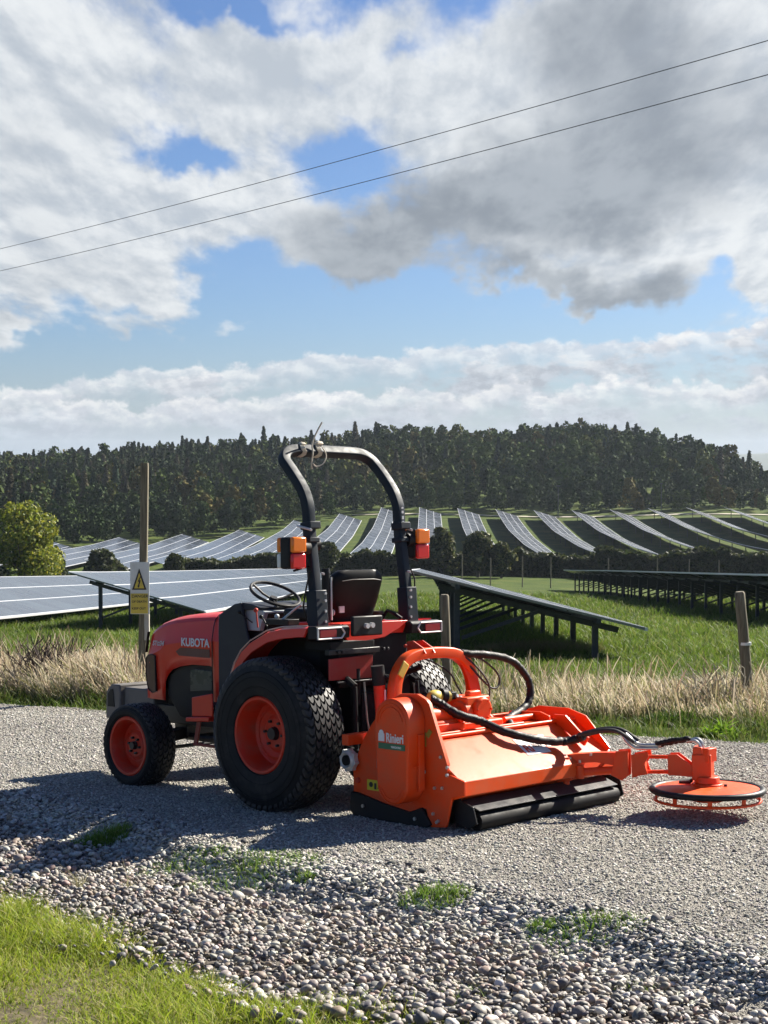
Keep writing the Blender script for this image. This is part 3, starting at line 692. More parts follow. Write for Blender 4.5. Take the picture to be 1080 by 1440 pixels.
for k in range(-9, 9):
    x285 = 6.6 - 7.05 * k
    end = float(np.interp(x285, [-62, -45, -30, -14, -4, 60, 80], [188, 205, 232, 262, 284, 286, 280]))
    # x at y0
    for y0 in (164,):
        x0 = x285 - AZ * (285 - y0)
        rows.append((x0 if x285 > -1e9 else 0, y0, end))
rows.sort()
for i, (x0, y0, end) in enumerate(rows):
    vis = x0 > 12
    solar_row('far panel row below the wood, %s row from the left' % ords[i], x0, y0, end, group=FARG, hh=1.8, hl=.6, step=6., legs=9. if vis else 0, braces=False)

# ------------------------------------------------------------------ compact tractor (local frame: x forward, y left, z up)
TN = Vector((-GX, -GY, 1)).normalized(); TF = Vector((-math.sin(R(45)), math.cos(R(45)), 0)); TF = (TF - TN * TF.dot(TN)).normalized(); TL = TN.cross(TF)
TO = Vector((-.3277, 10.8008, .009)) + TN * .008
TR = Matrix((TF, TL, TN)).transposed()
def frame_root(name, off, label, cat, group=None):
    o = empty(name, TO + TR @ Vector(off), label, cat, group); o.rotation_euler = TR.to_euler(); return o
tr = frame_root('compact_tractor', (0, 0, 0), 'red compact tractor with black roll bar parked on the gravel track', 'tractor')
def rsec(w, h, r=.25, n=3):
    out = []
    for sx, sy, a0 in ((1, 1, 0), (-1, 1, 90), (-1, -1, 180), (1, -1, 270)):
        for k in range(n + 1):
            a = R(a0 + 90 * k / n); out.append((sx * (w - r * w) + r * w * math.cos(a), sy * (h - r * h) + r * h * math.sin(a)))
    return out
# --- wheels
def make_wheel(name, Rr, W, rim, dish, cols, rows, parent, hubr):
    k = Rr / .525
    b = M(); h = W / 2
    pr = [(rim + .012, h * .90), (rim + .004, h * .96), (rim - .012, h * .95), (rim - .020, h * .86), (rim - .032, h * .6), (rim - .042, h * .1), (rim - .062, h * .90 - dish), (rim - .09, h * .90 - dish + .012), (rim * .52, h * .90 - dish - .004), (rim * .40, h * .90 - dish + .018), (.02, h * .90 - dish + .018)]
    b.lathe(pr, n=56)
    b.lathe([(rim - .042, h * .1), (rim - .03, -h * .7), (rim + .01, -h * .93), (rim - .02, -h * .93), (rim - .06, -h * .3), (rim - .062, h * .9 - dish)], n=40)
    wheel = b.build(name, REDIN, parent, ang=28)
    hub = M(); hy = h * .90 - dish + .018
    hub.cyl((0, hy - .01, 0), (0, hy + .035, 0), hubr, hubr * .8, 18)
    for i in range(6):
        a = i * math.pi / 3 + .3; p = (hubr * 1.75 * math.cos(a), hy, hubr * 1.75 * math.sin(a)); hub.cyl(p, (p[0], hy + .022, p[2]), .011, .010, 6)
    hub.build('hub', STEELD, wheel)
    tr_ = Rr - .014 * k
    half = [(rim + .008, h * .88), (rim + .02, h * .97), (rim + (tr_ - rim) * .35, h * 1.03), (rim + (tr_ - rim) * .62, h * 1.02), (rim + (tr_ - rim) * .82, h * .96), (tr_ * .965, h * .86), (tr_ * .988, h * .72), (tr_ * .997, h * .4), (tr_, 0)]
    prof = half + [(r, -y) for r, y in half[-2::-1]]
    t = M(); t.lathe(prof, n=72)
    for rr in (.30, .55, .7):     # moulded rings on the sidewall
        r0 = rim + (tr_ - rim) * rr; t.lathe([(r0 - .003, h * 1.012), (r0, h * 1.035), (r0 + .003, h * 1.012)], n=60)
    tyre = t.build('tyre', TYRE, wheel, ang=40)
    def rad(y):
        y = abs(y) / h; return np.interp(y, [0, .4, .72, .86, .96, 1.02], [tr_, tr_ * .997, tr_ * .988, tr_ * .965, rim + (tr_ - rim) * .82, rim + (tr_ - rim) * .62])
    L = M(); lug = .017 * k; cw = 2 * h * .94 / cols
    for c in range(cols):
        y0 = -h * .94 + c * cw + cw * .06; y1 = y0 + cw * .88; side = c in (0, cols - 1)
        for r_ in range(rows):
            a0 = 2 * math.pi * (r_ + (.5 if c % 2 else 0)) / rows; da = 2 * math.pi / rows * .70; cur = 2 * math.pi / rows * .42
            n = 4; v = []
            for i in range(n + 1):
                u = i / n; y = y0 + (y1 - y0) * u; bow = cur * (1 - (2 * u - 1) ** 2)
                for aa, hh in ((a0 + bow, -.01), (a0 + bow + .003, lug), (a0 + bow + da * (.72 + .28 * (1 - (2 * u - 1) ** 2)), lug), (a0 + bow + da * (.74 + .28 * (1 - (2 * u - 1) ** 2)), -.01)):
                    rr = rad(y) + hh; ys = y * (1 + (.01 if side else 0)); v.append((rr * math.cos(aa), ys, rr * math.sin(aa)))
            f = [(4 * i + j, 4 * i + j + 1, 4 * i + j + 5, 4 * i + j + 4) for i in range(n) for j in range(3)] + [(0, 1, 2, 3), tuple(4 * n + j for j in (3, 2, 1, 0))]
            L.add(v, f)
    L.build('tread', LUG, tyre, ang=30)
    return wheel
rw = make_wheel('rear_wheel', .525, .345, .252, .15, 7, 54, tr, .05); rw.location = (0, .56, .515); rw.rotation_euler = (0, .2, 0)
def dup_tree(o, parent):
    c = dup(o, parent)
    for ch in list(o.children): dup_tree(ch, c)
    return c
rw2 = dup_tree(rw, tr); rw2.location = (0, -.56, .515); rw2.rotation_euler = (0, .5, math.pi)
fw = make_wheel('front_wheel', .315, .235, .212, .085, 5, 40, tr, .034); fw.location = (1.61, .545, .303); fw.rotation_euler = (0, .1, R(2))
fw2 = dup_tree(fw, tr); fw2.location = (1.61, -.545, .303); fw2.rotation_euler = (0, .4, math.pi)
# --- bonnet: lofted shell with a cut-out for the side grille
def bon(x):
    zt = float(np.interp(x, [.98, 1.1, 1.37, 1.55, 1.66, 1.78, 1.87, 1.92, 1.950, 1.965], [1.288, 1.285, 1.272, 1.253, 1.234, 1.20, 1.155, 1.10, 1.04, .96]))
    hw = float(np.interp(x, [.98, 1.5, 1.75, 1.86, 1.93, 1.965], [.272, .272, .268, .258, .232, .20]))
    zb = float(np.interp(x, [.98, 1.054, 1.06, 1.10, 1.30, 1.46, 1.56, 1.62, 1.648, 1.655, 1.96], [.64, .64, .898, .905, .905, .885, .855, .81, .76, .615, .615])); return zt, hw, zb
xs_ = [.98, 1.054, 1.06, 1.10, 1.2, 1.3, 1.38, 1.46, 1.52, 1.56, 1.60, 1.63, 1.648, 1.655, 1.70, 1.76, 1.81, 1.86, 1.90, 1.935, 1.955, 1.965]
b = M(); rings = []
for x in xs_:
    zt, hw, zb = bon(x); zc = zt - .185; zc = max(zc, zb + .02)
    if x > 1.655: zc = float(np.interp(x, [1.655, 1.955], [1.03, .93]))
    left = [(hw * .985, zb), (hw, zb + (zc - zb) * .5), (hw + .004, zc - .012), (hw - .006, zc + .010), (hw - .030, zt - .045), (hw - .050, zt - .018), (hw - .085, zt), (hw * .45, zt + .014), (0, zt + .020)]
    left = [(y, max(z, zb)) for y, z in left]
    rings.append([(x, y, z) for y, z in left] + [(x, -y, z) for y, z in left[-2::-1]])
m_ = len(rings[0]); b.v = [p for r in rings for p in r]
b.f = [(i * m_ + j, i * m_ + j + 1, (i + 1) * m_ + j + 1, (i + 1) * m_ + j) for i in range(len(rings) - 1) for j in range(m_ - 1)]
b.f.append(tuple((len(rings) - 1) * m_ + j for j in range(m_))); b.f.append(tuple(m_ - 1 - j for j in range(m_)))
hood = b.build('bonnet', RED, tr, ang=24)
sol = hood.modifiers.new('skin', 'SOLIDIFY'); sol.thickness = .006; sol.offset = -1
# side grille mesh panels, dark, inset in the cut-out
for s in (1, -1):
    g = M(); poly = [(1.062, .66), (1.062, .898), (1.10, .903), (1.30, .903), (1.45, .885), (1.56, .852), (1.62, .805), (1.648, .75), (1.648, .66), (1.50, .50), (1.30, .46), (1.12, .52)]
    g.prism(poly, 'y', s * .235, s * .243); gp = g.build('side_grille', BLACK, hood, bev=.004)
    h2 = M(); h2.prism([(1.10, .72), (1.10, .865), (1.30, .872), (1.36, .86), (1.36, .70)], 'y', s * .243, s * .250); h2.build('mesh_insert', paint('grille_mesh', (.025, .035, .045), .25, .5) if s == 1 else BLACK, gp, bev=.003)
    # head lamp wrapping the nose
    lp = M(); P = [(1.750, .68), (1.762, .955), (1.80, .962), (1.86, .955), (1.915, .93), (1.925, .86), (1.905, .76), (1.86, .69), (1.80, .665)]
    v = []
    def sy(x): return s * (bon(x)[1] + .013)
    v = [(x, sy(x), z) for x, z in P] + [(x, sy(x) - s * .025, z) for x, z in P]; nP = len(P)
    lp.add(v, [tuple(range(nP)), tuple(range(2 * nP - 1, nP - 1, -1))] + [(i, (i + 1) % nP, (i + 1) % nP + nP, i + nP) for i in range(nP)])
    lp.build('headlight', LENSD, hood, ang=20)
    M().tube([(x, sy(x) + s * .001, z) for x, z in P + P[:1]], .005, 6).build('headlight_trim', BLACK, hood)
M().prism([(1.935, 1.10), (1.972, 1.06), (1.982, .90), (1.972, .66), (1.94, .66), (1.94, .90)], 'y', -.15, .15).build('front_grille', BLACK, hood, bev=.006)
for s in (1, -1):
    b = M(); P = [(1.955, .215, 1.055), (1.895, .246, 1.135), (1.900, .252, 1.06), (1.955, .225, .97)]; v = [(x, s * (y + .006), z) for x, y, z in P] + [(x, s * (y - .02), z) for x, y, z in P]
    b.add(v, [(0, 1, 2, 3), (7, 6, 5, 4)] + [(i, (i + 1) % 4, (i + 1) % 4 + 4, i + 4) for i in range(4)]); b.build('grille_corner', BLACK, hood)
# trim seam of the bonnet rear and print on the side
M().tube([(1.054, .278, .66), (1.054, .280, 1.10), (1.054, .262, 1.20), (1.054, .245, 1.25), (1.054, .205, 1.287), (1.054, 0, 1.307), (1.054, -.205, 1.287)], .0035, 6).build('bonnet_seam', BLACK, hood)
LM = Matrix(((-1, 0, 0), (0, 0, 1), (0, 1, 0))).transposed()     # text: +x -> -X(rear), +y -> Z, +z -> Y
LMm = Matrix(((-1, 0, 0), (0, 0, 1), (0, 1, 0)))
text('KUBOTA', .087, WHITE, 'maker_lettering', hood, (1.432, .2785, 1.045), LMm, .0015, sx=.98)
text('STα34', .052, paint('silver_print', (.62, .58, .58), .4, .2), 'type_lettering', hood, (1.80, .274, 1.035), LMm, .0015, shear=.25)
M().prism([(1.085, .965), (1.085, 1.027), (1.44, 1.030), (1.50, .998), (1.46, .968)], 'y', .2765, .2785).build('side_decal', DECAL, hood, smooth=False)
# --- charcoal panel and dash
for s in (1, -1):
    P = [(.985, .62), (.985, 1.16), (.978, 1.285), (.90, 1.325), (.80, 1.372), (.72, 1.385), (.690, 1.30), (.66, 1.18), (.60, 1.05), (.50, .93), (.47, .80), (.52, .66), (.62, .60), (.95, .60)]
    M().prism(P, 'y', s * .255, s * .277).build('side_panel', CHAR, tr, bev=.008)
M().prism([(.985, 1.293), (.90, 1.335), (.80, 1.375), (.72, 1.385), (.60, 1.372), (.52, 1.35), (.54, 1.335), (.68, 1.33), (.80, 1.32), (.98, 1.26)], 'y', -.262, .262).build('dash_cowl', CHAR, tr, bev=.006)
M().prism([(.74, 1.18), (.72, 1.345), (.60, 1.345), (.50, 1.32), (.56, 1.18)], 'y', -.21, .235).build('dash_side', PALEG, tr, bev=.006)
M().prism([(.95, .62), (.95, 1.28), (.60, 1.33), (.50, 1.31), (.58, 1.12), (.72, 1.0), (.72, .62)], 'y', -.20, .20).build('dash_body', BLACK, tr, bev=.01)
# steering wheel
sw = M(); c = Vector((.655, 0, 1.440)); ax = Vector((-.46, 0, .89)).normalized(); u = ax.cross(Vector((0, 1, 0))).normalized(); w_ = ax.cross(u)
ring = [c + (u * math.cos(a) + w_ * math.sin(a)) * .188 for a in np.linspace(0, 2 * math.pi, 41)]
sw.tube(ring, .0125, 8)
for a in (R(90), R(210), R(330)): sw.tube([c - ax * .05, c - ax * .035 + (u * math.cos(a) + w_ * math.sin(a)) * .09, c + (u * math.cos(a) + w_ * math.sin(a)) * .182], .009, 6)
sw.cyl(c - ax * .07, c - ax * .025, .035, .028, 14)
swo = sw.build('steering_wheel', BLACK, tr)
M().cyl(c - ax * .30, c - ax * .06, .036, .030, 14).build('steering_column', BLACK, swo)
# --- drive line, engine and chassis
b = M(); b.prism([(-.34, .45), (-.36, .80), (-.20, .90), (.15, .88), (.6, .66), (1.0, .66), (1.0, .40), (.5, .36), (-.1, .34)], 'y', -.17, .17); b.build('gearbox', CAST, tr, bev=.02)
b = M(); b.cyl((0, -.52, .52), (0, .52, .52), .085, n=20); b.cyl((0, .20, .52), (0, .34, .52), .14, .11, 20); b.cyl((0, -.20, .52), (0, -.34, .52), .14, .11, 20); b.box((-.02, 0, .56), (.34, .42, .34)); b.build('rear_axle', CAST, tr, bev=.012)
b = M(); b.box((1.38, 0, .70), (.72, .36, .44)); b.cyl((1.25, .20, .62), (1.25, .225, .62), .07, n=16); b.box((1.45, .20, .60), (.2, .06, .16)); b.build('engine', CAST, tr, bev=.015)
b = M(); b.box((1.55, .17, .50), (1.0, .05, .14)); b.box((1.55, -.17, .50), (1.0, .05, .14)); b.box((1.61, 0, .42), (.16, .30, .16)); b.build('front_frame', STEELD, tr, bev=.008)
b = M(); b.prism([(-.40, .30), (-.30, .38), (0, .42), (.30, .38), (.40, .30), (.40, .22), (.30, .30), (0, .33), (-.30, .30), (-.40, .22)], 'x', 1.55, 1.66)
for s in (1, -1): b.cyl((1.61, s * .36, .30), (1.61, s * .50, .30), .06, n=16); b.cyl((1.61, s * .40, .20), (1.61, s * .40, .42), .04, n=14)
b.build('front_axle', CAST, tr, bev=.008)
b = M(); b.tube([(.95, .1, .40), (1.3, .1, .33), (1.6, .1, .33)], .03, 10); b.tube([(1.50, -.35, .27), (1.50, .35, .27)], .014, 8); b.build('drive_shaft', STEELD, tr)
b = M(); b.box((2.06, 0, .56), (.40, .44, .24)); fb = b.build('ballast_carrier', GREYB, tr, bev=.012)
b = M(); b.prism([(2.26, .44), (2.26, .70), (2.38, .70), (2.45, .64), (2.46, .42)], 'y', -.26, .26); b.build('ballast_block', GREYB, fb, bev=.012)
b = M()
for s in (1, -1): b.prism([(2.33, .52), (2.35, .66), (2.38, .66), (2.42, .62), (2.42, .52)], 'y', s * .261, s * .266)
b.builds('carrier_slot', BLACK, fb, smooth=False)
# floor and step
b = M(); b.box((.62, 0, .635), (.72, .92, .025)); b.build('floor_plate', BLACK, tr, bev=.008)
b = M()
for s in (1, -1):
    b.prism([(.80, .565), (1.07, .545), (1.07, .515), (.80, .53)], 'y', s * .30, s * .52)
    b.prism([(.79, .55), (1.045, .55), (1.045, .695), (.79, .735)], 'y', s * .44, s * .452) if s == -1 else b.prism([(.80, .565), (1.045, .55), (1.045, .69), (.81, .73)], 'y', .468, .482)
b.builds('step_plate', RED, tr, bev=.006)
b = M()
for s in (1, -1):
    b.sweep([(.99, s * .455, .52), (1.035, s * .455, .345)], [(-.022, -.006), (.022, -.006), (.022, .006), (-.022, .006)])
    b.sweep([(.76, s * .455, .52), (.78, s * .455, .345)], [(-.022, -.006), (.022, -.006), (.022, .006), (-.022, .006)]); b.box((.91, s * .455, .345), (.28, .03, .018))
b.builds('step_hanger', paint('step_dark_red', (.22, .015, .01), .4, .3), tr, bev=.003)
# --- fenders
lip = [(.50, .70), (.485, .77), (.455, .88), (.41, .975), (.335, 1.065), (.24, 1.132), (.06, 1.208), (-.10, 1.238), (-.28, 1.250), (-.36, 1.252)]
for s in (1, -1):
    b = M(); P = [Vector((x, 0, z)) for x, z in lip]; n = len(P); rr = []
    for i, p in enumerate(P):
        t = (P[min(i + 1, n - 1)] - P[max(i - 1, 0)]).normalized(); nn = Vector((t.z, 0, -t.x)); nn = nn if nn.z < 0 or nn.x < 0 else -nn   # inward
        nn = Vector((0 - p.x, 0, .50 - p.z)).normalized()
        rr.append([(p.x, s * .325, p.z), (p.x, s * .575, p.z), (p.x + nn.x * .012, s * .60, p.z + nn.z * .012), (p.x + nn.x * .074, s * .605, p.z + nn.z * .074), (p.x + nn.x * .078, s * .590, p.z + nn.z * .078), (p.x + nn.x * .024, s * .578, p.z + nn.z * .024), (p.x + nn.x * .014, s * .56, p.z + nn.z * .014), (p.x + nn.x * .014, s * .325, p.z + nn.z * .014)])
    m2 = 8; b.v = [q for r_ in rr for q in r_]; b.f = [(i * m2 + j, i * m2 + (j + 1) % m2, (i + 1) * m2 + (j + 1) % m2, (i + 1) * m2 + j) for i in range(n - 1) for j in range(m2)] + [tuple(range(m2)), tuple((n - 1) * m2 + j for j in range(m2 - 1, -1, -1))]
    fe = b.build('fender', RED, tr, ang=30)
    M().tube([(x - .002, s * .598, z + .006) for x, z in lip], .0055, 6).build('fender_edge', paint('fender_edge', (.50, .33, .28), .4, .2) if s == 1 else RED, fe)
    iw = M(); iw.prism([(x, z - .015) for x, z in lip] + [(-.36, .86), (-.2, .66), (.2, .62), (.5, .64)], 'y', s * .318, s * .330); iw.build('inner_wall', BLACK, fe, smooth=False)
    b = M(); b.prism([(-.362, 1.254), (-.362, 1.165), (-.455, 1.17), (-.462, 1.235), (-.435, 1.256)], 'y', s * .30, s * .602); tl = b.build('lamp_housing', BLACK, fe, bev=.008)
    fr = M(); y0, y1 = s * .385, s * .600
    for (a0, a1) in (((-.464, y0, 1.242), (-.464, y1, 1.242)), ((-.464, y0, 1.172), (-.464, y1, 1.172)), ((-.464, y1, 1.172), (-.464, y1, 1.242)), ((-.464, y0, 1.242), (-.464, y0 - s * .03, 1.205)), ((-.464, y0 - s * .03, 1.205), (-.464, y0, 1.172))): fr.tube([a0, a1], .0065, 6)
    fr.build('lamp_frame', SILVER, tl)
    M().box((-.463, (y0 + y1) / 2 + s * .015, 1.207), (.012, .150, .052)).build('tail_light', LENSR if 0 else paint('tail_lens', (.30, .02, .03), .2, .6, dirt=.1), tl, bev=.004)
# platform between the fenders
b = M(); b.prism([(-.40, 1.235), (-.37, 1.262), (.05, 1.262), (.10, 1.20), (.10, 1.17), (-.37, 1.17)], 'y', -.315, .315); b.build('seat_platform', RED, tr, bev=.008)
b = M(); v = [(-.425, .335, 1.262), (-.425, .30, 1.15), (-.43, .20, 1.13), (-.43, -.06, 1.155), (-.425, -.22, 1.215), (-.425, -.30, 1.262)]
b.add(v + [(x + .02, y, z) for x, y, z in v], [tuple(range(6)), tuple(range(11, 5, -1))] + [(i, (i + 1) % 6, (i + 1) % 6 + 6, i + 6) for i in range(6)]); b.build('rear_apron', RED, tr, bev=.004)
b = M(); b.box((-.475, .16, 1.245), (.03, .285, .135)); bx_ = b.build('socket_box', BLACK, tr, bev=.01)
b = M(); b.cyl((-.49, .185, 1.245), (-.515, .185, 1.245), .018, n=14); b.cyl((-.49, .135, 1.248), (-.515, .135, 1.248), .018, n=14); b.builds('socket_cap', SILVER, bx_)
b = M(); b.box((-.30, .25, 1.115), (.26, .42, .07)); b.box((-.28, 0, 1.0), (.2, .66, .35)); b.build('rear_bulkhead', CAST, tr, bev=.01)
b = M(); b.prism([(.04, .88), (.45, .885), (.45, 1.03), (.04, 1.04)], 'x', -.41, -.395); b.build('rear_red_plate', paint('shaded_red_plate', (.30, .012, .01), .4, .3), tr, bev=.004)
b = M(); b.box((-.42, .24, 1.075), (.04, .48, .035)); b.box((-.42, .17, .868), (.02, .44, .012)); 
for y in (.40, .36, -.03, -.07): b.cyl((-.44, y, 1.075), (-.455, y, 1.075), .012, n=6)
b.build('rear_bracket', STEELD, tr, bev=.003)
# rear linkage
b = M()
for s in (1, -1):
    b.sweep([(-.10, s * .24, .44), (-.45, s * .30, .40), (-.72, s * .34, .36)], rsec(.014, .035)); b.tube([(-.22, s * .22, .92), (-.42, s * .29, .88), (-.50, s * .30, .84)], .024, 8); b.tube([(-.50, s * .30, .84), (-.52, s * .31, .42)], .015, 8)
b.tube([(-.36, 0, .82), (-.72, -.12, .96)], .02, 10); b.tube([(-.28, 0, .52), (-.75, -.15, .56), (-.95, -.30, .62)], .042, 14)
b.box((-.33, 0, .60), (.12, .26, .34)); b.cyl((-.38, .18, .70), (-.38, .18, .95), .035, n=12); b.box((-.40, -.2, .78), (.10, .16, .2)); b.cyl((-.45, -.05, .85), (-.33, -.05, .85), .05, n=12)
b.build('three_point_linkage', CAST, tr, bev=.004)
b = M(); b.tube([(-.44, .155, .86), (-.46, .15, .60), (-.47, .13, .48)], .0065, 8); b.tube([(-.47, .13, .48), (-.49, .12, .44), (-.47, .10, .41), (-.45, .12, .44)], .006, 6); b.tube([(-.42, -.30, .96), (-.46, -.31, .83), (-.46, -.33, .72)], .007, 6); b.builds('lift_rod', STEEL, tr)
# --- seat
b = M()
def seatsec(z):
    t = (z - 1.24) / .382; x = -.12 - .10 * t; hw = .195 + .045 * math.sin(min(1, t * 1.1) * 1.57); th = .055 + .012 * t
    if t > .8: hw -= .075 * ((t - .8) / .2) ** 2.2; th *= 1 - .35 * ((t - .8) / .2) ** 2
    return [(x + a, c_, z) for a, c_ in [(q0 * 1, q1) for q0, q1 in rsec(th, hw, .6, 4)]]
zs = [1.24, 1.28, 1.35, 1.43, 1.50, 1.555, 1.59, 1.61, 1.622]; rings = [seatsec(z) for z in zs]; m3 = len(rings[0])
b.v = [p for r_ in rings for p in r_]; b.f = [(i * m3 + j, i * m3 + (j + 1) % m3, (i + 1) * m3 + (j + 1) % m3, (i + 1) * m3 + j) for i in range(len(zs) - 1) for j in range(m3)] + [tuple(range(m3)), tuple((len(zs) - 1) * m3 + j for j in range(m3))]
st = b.build('seat', VINYL, tr, ang=60)
M().tube([(-.268, -.19, 1.545), (-.283, -.10, 1.555), (-.283, .10, 1.555), (-.268, .19, 1.545)], .005, 6).build('piping', BLACK, st)
b = M(); b.box((.12, 0, 1.305), (.42, .44, .09)); b.build('cushion', VINYL, st, bev=.03, seg=3)
b = M(); b.box((-.02, 0, 1.27), (.3, .3, .05)); b.build('seat_base', CAST, st)
b = M(); b.cyl((-.20, .215, 1.33), (-.20, .222, 1.33), .022, n=14); b.box((-.235, .165, 1.35), (.01, .045, .045)); b.builds('seat_label', SILVER, st)
M().box((-.16, -.24, 1.30), (.12, .05, .05)).build('belt_buckle', paint('brown_clutter', (.12, .06, .035), .6, 0), tr, bev=.01)
b = M(); b.tube([(-.2, -.26, 1.27), (-.28, -.24, 1.33), (-.30, -.28, 1.31), (-.36, -.30, 1.27)], .013, 8); b.build('seat_belt', BLACK, tr)
b = M(); b.cyl((-.205, .285, 1.26), (-.205, .285, 1.60), .030, n=18); b.cyl((-.205, .285, 1.60), (-.205, .285, 1.635), .034, .030, 18); b.build('tool_tube', BLACK, tr)
M().cyl((-.235, .262, 1.28), (-.235, .262, 1.575), .007, n=10).build('tube_clamp', SILVER, tr)
# levers
b = M(); b.tube([(.36, .42, 1.22), (.40, .40, 1.33)], .006, 6); b.ball((.41, .395, 1.34), .017); b.build('red_lever', REDIN, tr)
b = M(); b.tube([(.24, .43, 1.22), (.30, .42, 1.28), (.33, .41, 1.29)], .007, 6); b.ball((.335, .41, 1.295), .016); b.tube([(.62, .25, 1.24), (.70, .30, 1.31)], .005, 6); b.ball((.705, .305, 1.318), (.02, .012, .016)); b.box((.12, .40, 1.265), (.24, .10, .04)); b.build('control_lever', BLACK, tr, bev=.003)
b = M(); b.tube([(.12, .40, 1.28), (.0, .38, 1.36), (-.08, .40, 1.39)], .008, 6); b.ball((.20, .38, 1.30), .018); b.build('throttle_lever', SILVER, tr)
# --- roll bar
half = [(-.285, .44, 1.24), (-.265, .44, 1.5), (-.235, .44, 1.72), (-.212, .44, 1.90), (-.205, .44, 2.03), (-.190, .44, 2.10), (-.150, .44, 2.18), (-.085, .442, 2.26), (-.015, .442, 2.335), (.03, .440, 2.378), (.055, .425, 2.412), (.075, .385, 2.443), (.085, .33, 2.460), (.090, .25, 2.466)]
path = half + [(.090, 0, 2.467)] + [(x, -y, z) for x, y, z in half[::-1]]
# smooth the path
def catmull(P, k=4):
    P = [Vector(p) for p in P]; out = []
    for i in range(len(P) - 1):
        p0, p1, p2, p3 = P[max(i - 1, 0)], P[i], P[i + 1], P[min(i + 2, len(P) - 1)]
        for j in range(k):
            t = j / k; out.append(.5 * ((2 * p1) + (-p0 + p2) * t + (2 * p0 - 5 * p1 + 4 * p2 - p3) * t * t + (-p0 + 3 * p1 - 3 * p2 + p3) * t ** 3))
    return out + [P[-1]]
rb = M().sweep(catmull(path, 3), rsec(.034, .036, .30, 3)).build('roll_bar', FRAME, tr, ang=40)
for s in (1, -1):
    b = M(); b.box((-.285, s * .44, 1.36), (.10, .105, .26), (0, .07, 0)); b.box((-.225, s * .44, 1.93), (.105, .10, .05), (0, .1, 0)); b.box((-.222, s * .44, 1.83), (.095, .095, .035), (0, .1, 0)); br = b.builds('post_bracket', FRAME, rb, bev=.006)[0]
    b = M()
    for z in (1.28, 1.35, 1.42, 1.47):
        b.cyl((-.335, s * .415, z), (-.347, s * .415, z), .010, n=6)
    b.cyl((-.29, s * .49, 1.90), (-.15, s * .49, 1.93), .009, n=8); b.cyl((-.335, s * .42, 1.60), (-.31, s * .42, 1.605), .008, n=6); b.builds('bolt', SILVER, br)
    # hinged lamp cluster
    ys = .61 if s == 1 else -.60; zc = 1.745 if s == 1 else 1.80
    b = M(); b.cyl((-.235, s * .48, zc + .03), (-.235, s * .53, zc + .03), .05, n=18) ; b.tube([(-.24, s * .47, zc - .09), (-.24, ys, zc - .12)], .008, 6)
    mt = b.builds('lamp_bracket', BLACK, rb)[0]
    hb_ = M().box((-.225, ys, zc), (.10, .135, .215)); ho_ = hb_.build('lamp_cluster', BLACK, rb, bev=.015)
    M().box((-.288, ys, zc + .055), (.035, .125, .105)).build('indicator_lens', LENSO, ho_, bev=.012)
    M().box((-.285, ys, zc - .055), (.03, .125, .105)).build('brake_lens', LENSR, ho_, bev=.012)
    M().box((-.155, ys, zc + .055), (.045, .12, .10)).build('front_indicator', LENSO, ho_, bev=.012)
    M().box((-.155, ys, zc - .055), (.045, .12, .10)).build('front_side_lens', LENSW, ho_, bev=.012)
b = M(); b.cyl((-.20, .36, 1.80), (-.20, .40, 1.80), .045, n=20); b.cyl((-.20, .355, 1.80), (-.20, .362, 1.80), .014, n=12); b.build('beacon_socket', BLACK, rb)
b = M()
for z, l in ((2.06, .02), (2.03, .03), (1.99, .04), (1.96, .02)): b.box((-.246 + (z - 2) * .06, -.44, z), (.004, .018, l * .6))
b.builds('roll_bar_sticker', WHITE, rb, smooth=False)
M().tube([(-.28, -.48, 1.62), (-.30, -.50, 1.55), (-.29, -.51, 1.45), (-.26, -.48, 1.38)], .006, 6).build('lamp_cable', BLACK, rb)
M().tube([(-.27, .49, 1.62), (-.24, .50, 1.50), (-.20, .49, 1.38), (-.22, .47, 1.27)], .006, 6).build('lamp_cable', BLACK, rb)
# --- twine knotted on the roll bar
TZ = -.024
tw = frame_root('twine', (.09, .17, 2.465), 'pale twine knotted round the top of the roll bar', 'twine')
O = (.09, .17, 2.465); b = M()
for dy in (.06, -.09):
    for k in range(4):
        a0 = k * .01; b.tube([(.09 + .042 * math.cos(a), .17 + dy + a0 + .01 * math.sin(3 * a), 2.49 + .042 * math.sin(a)) for a in np.linspace(0, 6.28, 14)], .006, 5)
b.ball((.08, .235, 2.535), (.026, .03, .016), 8); b.ball((.08, .075, 2.545), (.03, .04, .02), 8)
b.tube(catmull([(.06, .16, 2.36), (.05, .175, 2.40), (.04, .17, 2.47), (.05, .165, 2.54), (.03, .14, 2.62), (.0, .115, 2.69)]), .006, 6)
b.tube(catmull([(.05, .07, 2.52), (.03, .05, 2.46), (.03, .08, 2.40), (.05, .13, 2.38), (.05, .16, 2.40)]), .0045, 6)
b.build('knotted_cord', TWINE, tw, off=(O[0], O[1], O[2] - TZ))

# ------------------------------------------------------------------ rear mower with side disc (same frame as the tractor)
MO = (-1.15, -.40, 0)
mw = frame_root('flail_mower', MO, 'orange flail mower with a round side disc, hitched behind the red tractor', 'mower')
def mb(b, name, m, p=None, **k):
    return b.build(name, m, p or mw, off=MO, **k)
deckP = [(-.64, .12), (-.64, .42), (-.80, .545), (-1.20, .545), (-1.245, .522), (-1.555, .312), (-1.560, .225), (-1.45, .19), (-1.3, .14), (-.8, .12)]
deck = mb(M().prism(deckP, 'y', -1.18, .405), 'deck', ORANGE, bev=.005)
b = M(); b.tube([(-1.215, .405, .553), (-1.215, -1.178, .553)], .013, 12); b.tube([(-1.13, .405, .555), (-1.13, -.70, .555)], .010, 12)
for q in b.builds('hinge_rail', ORANGE, deck, off=MO): pass
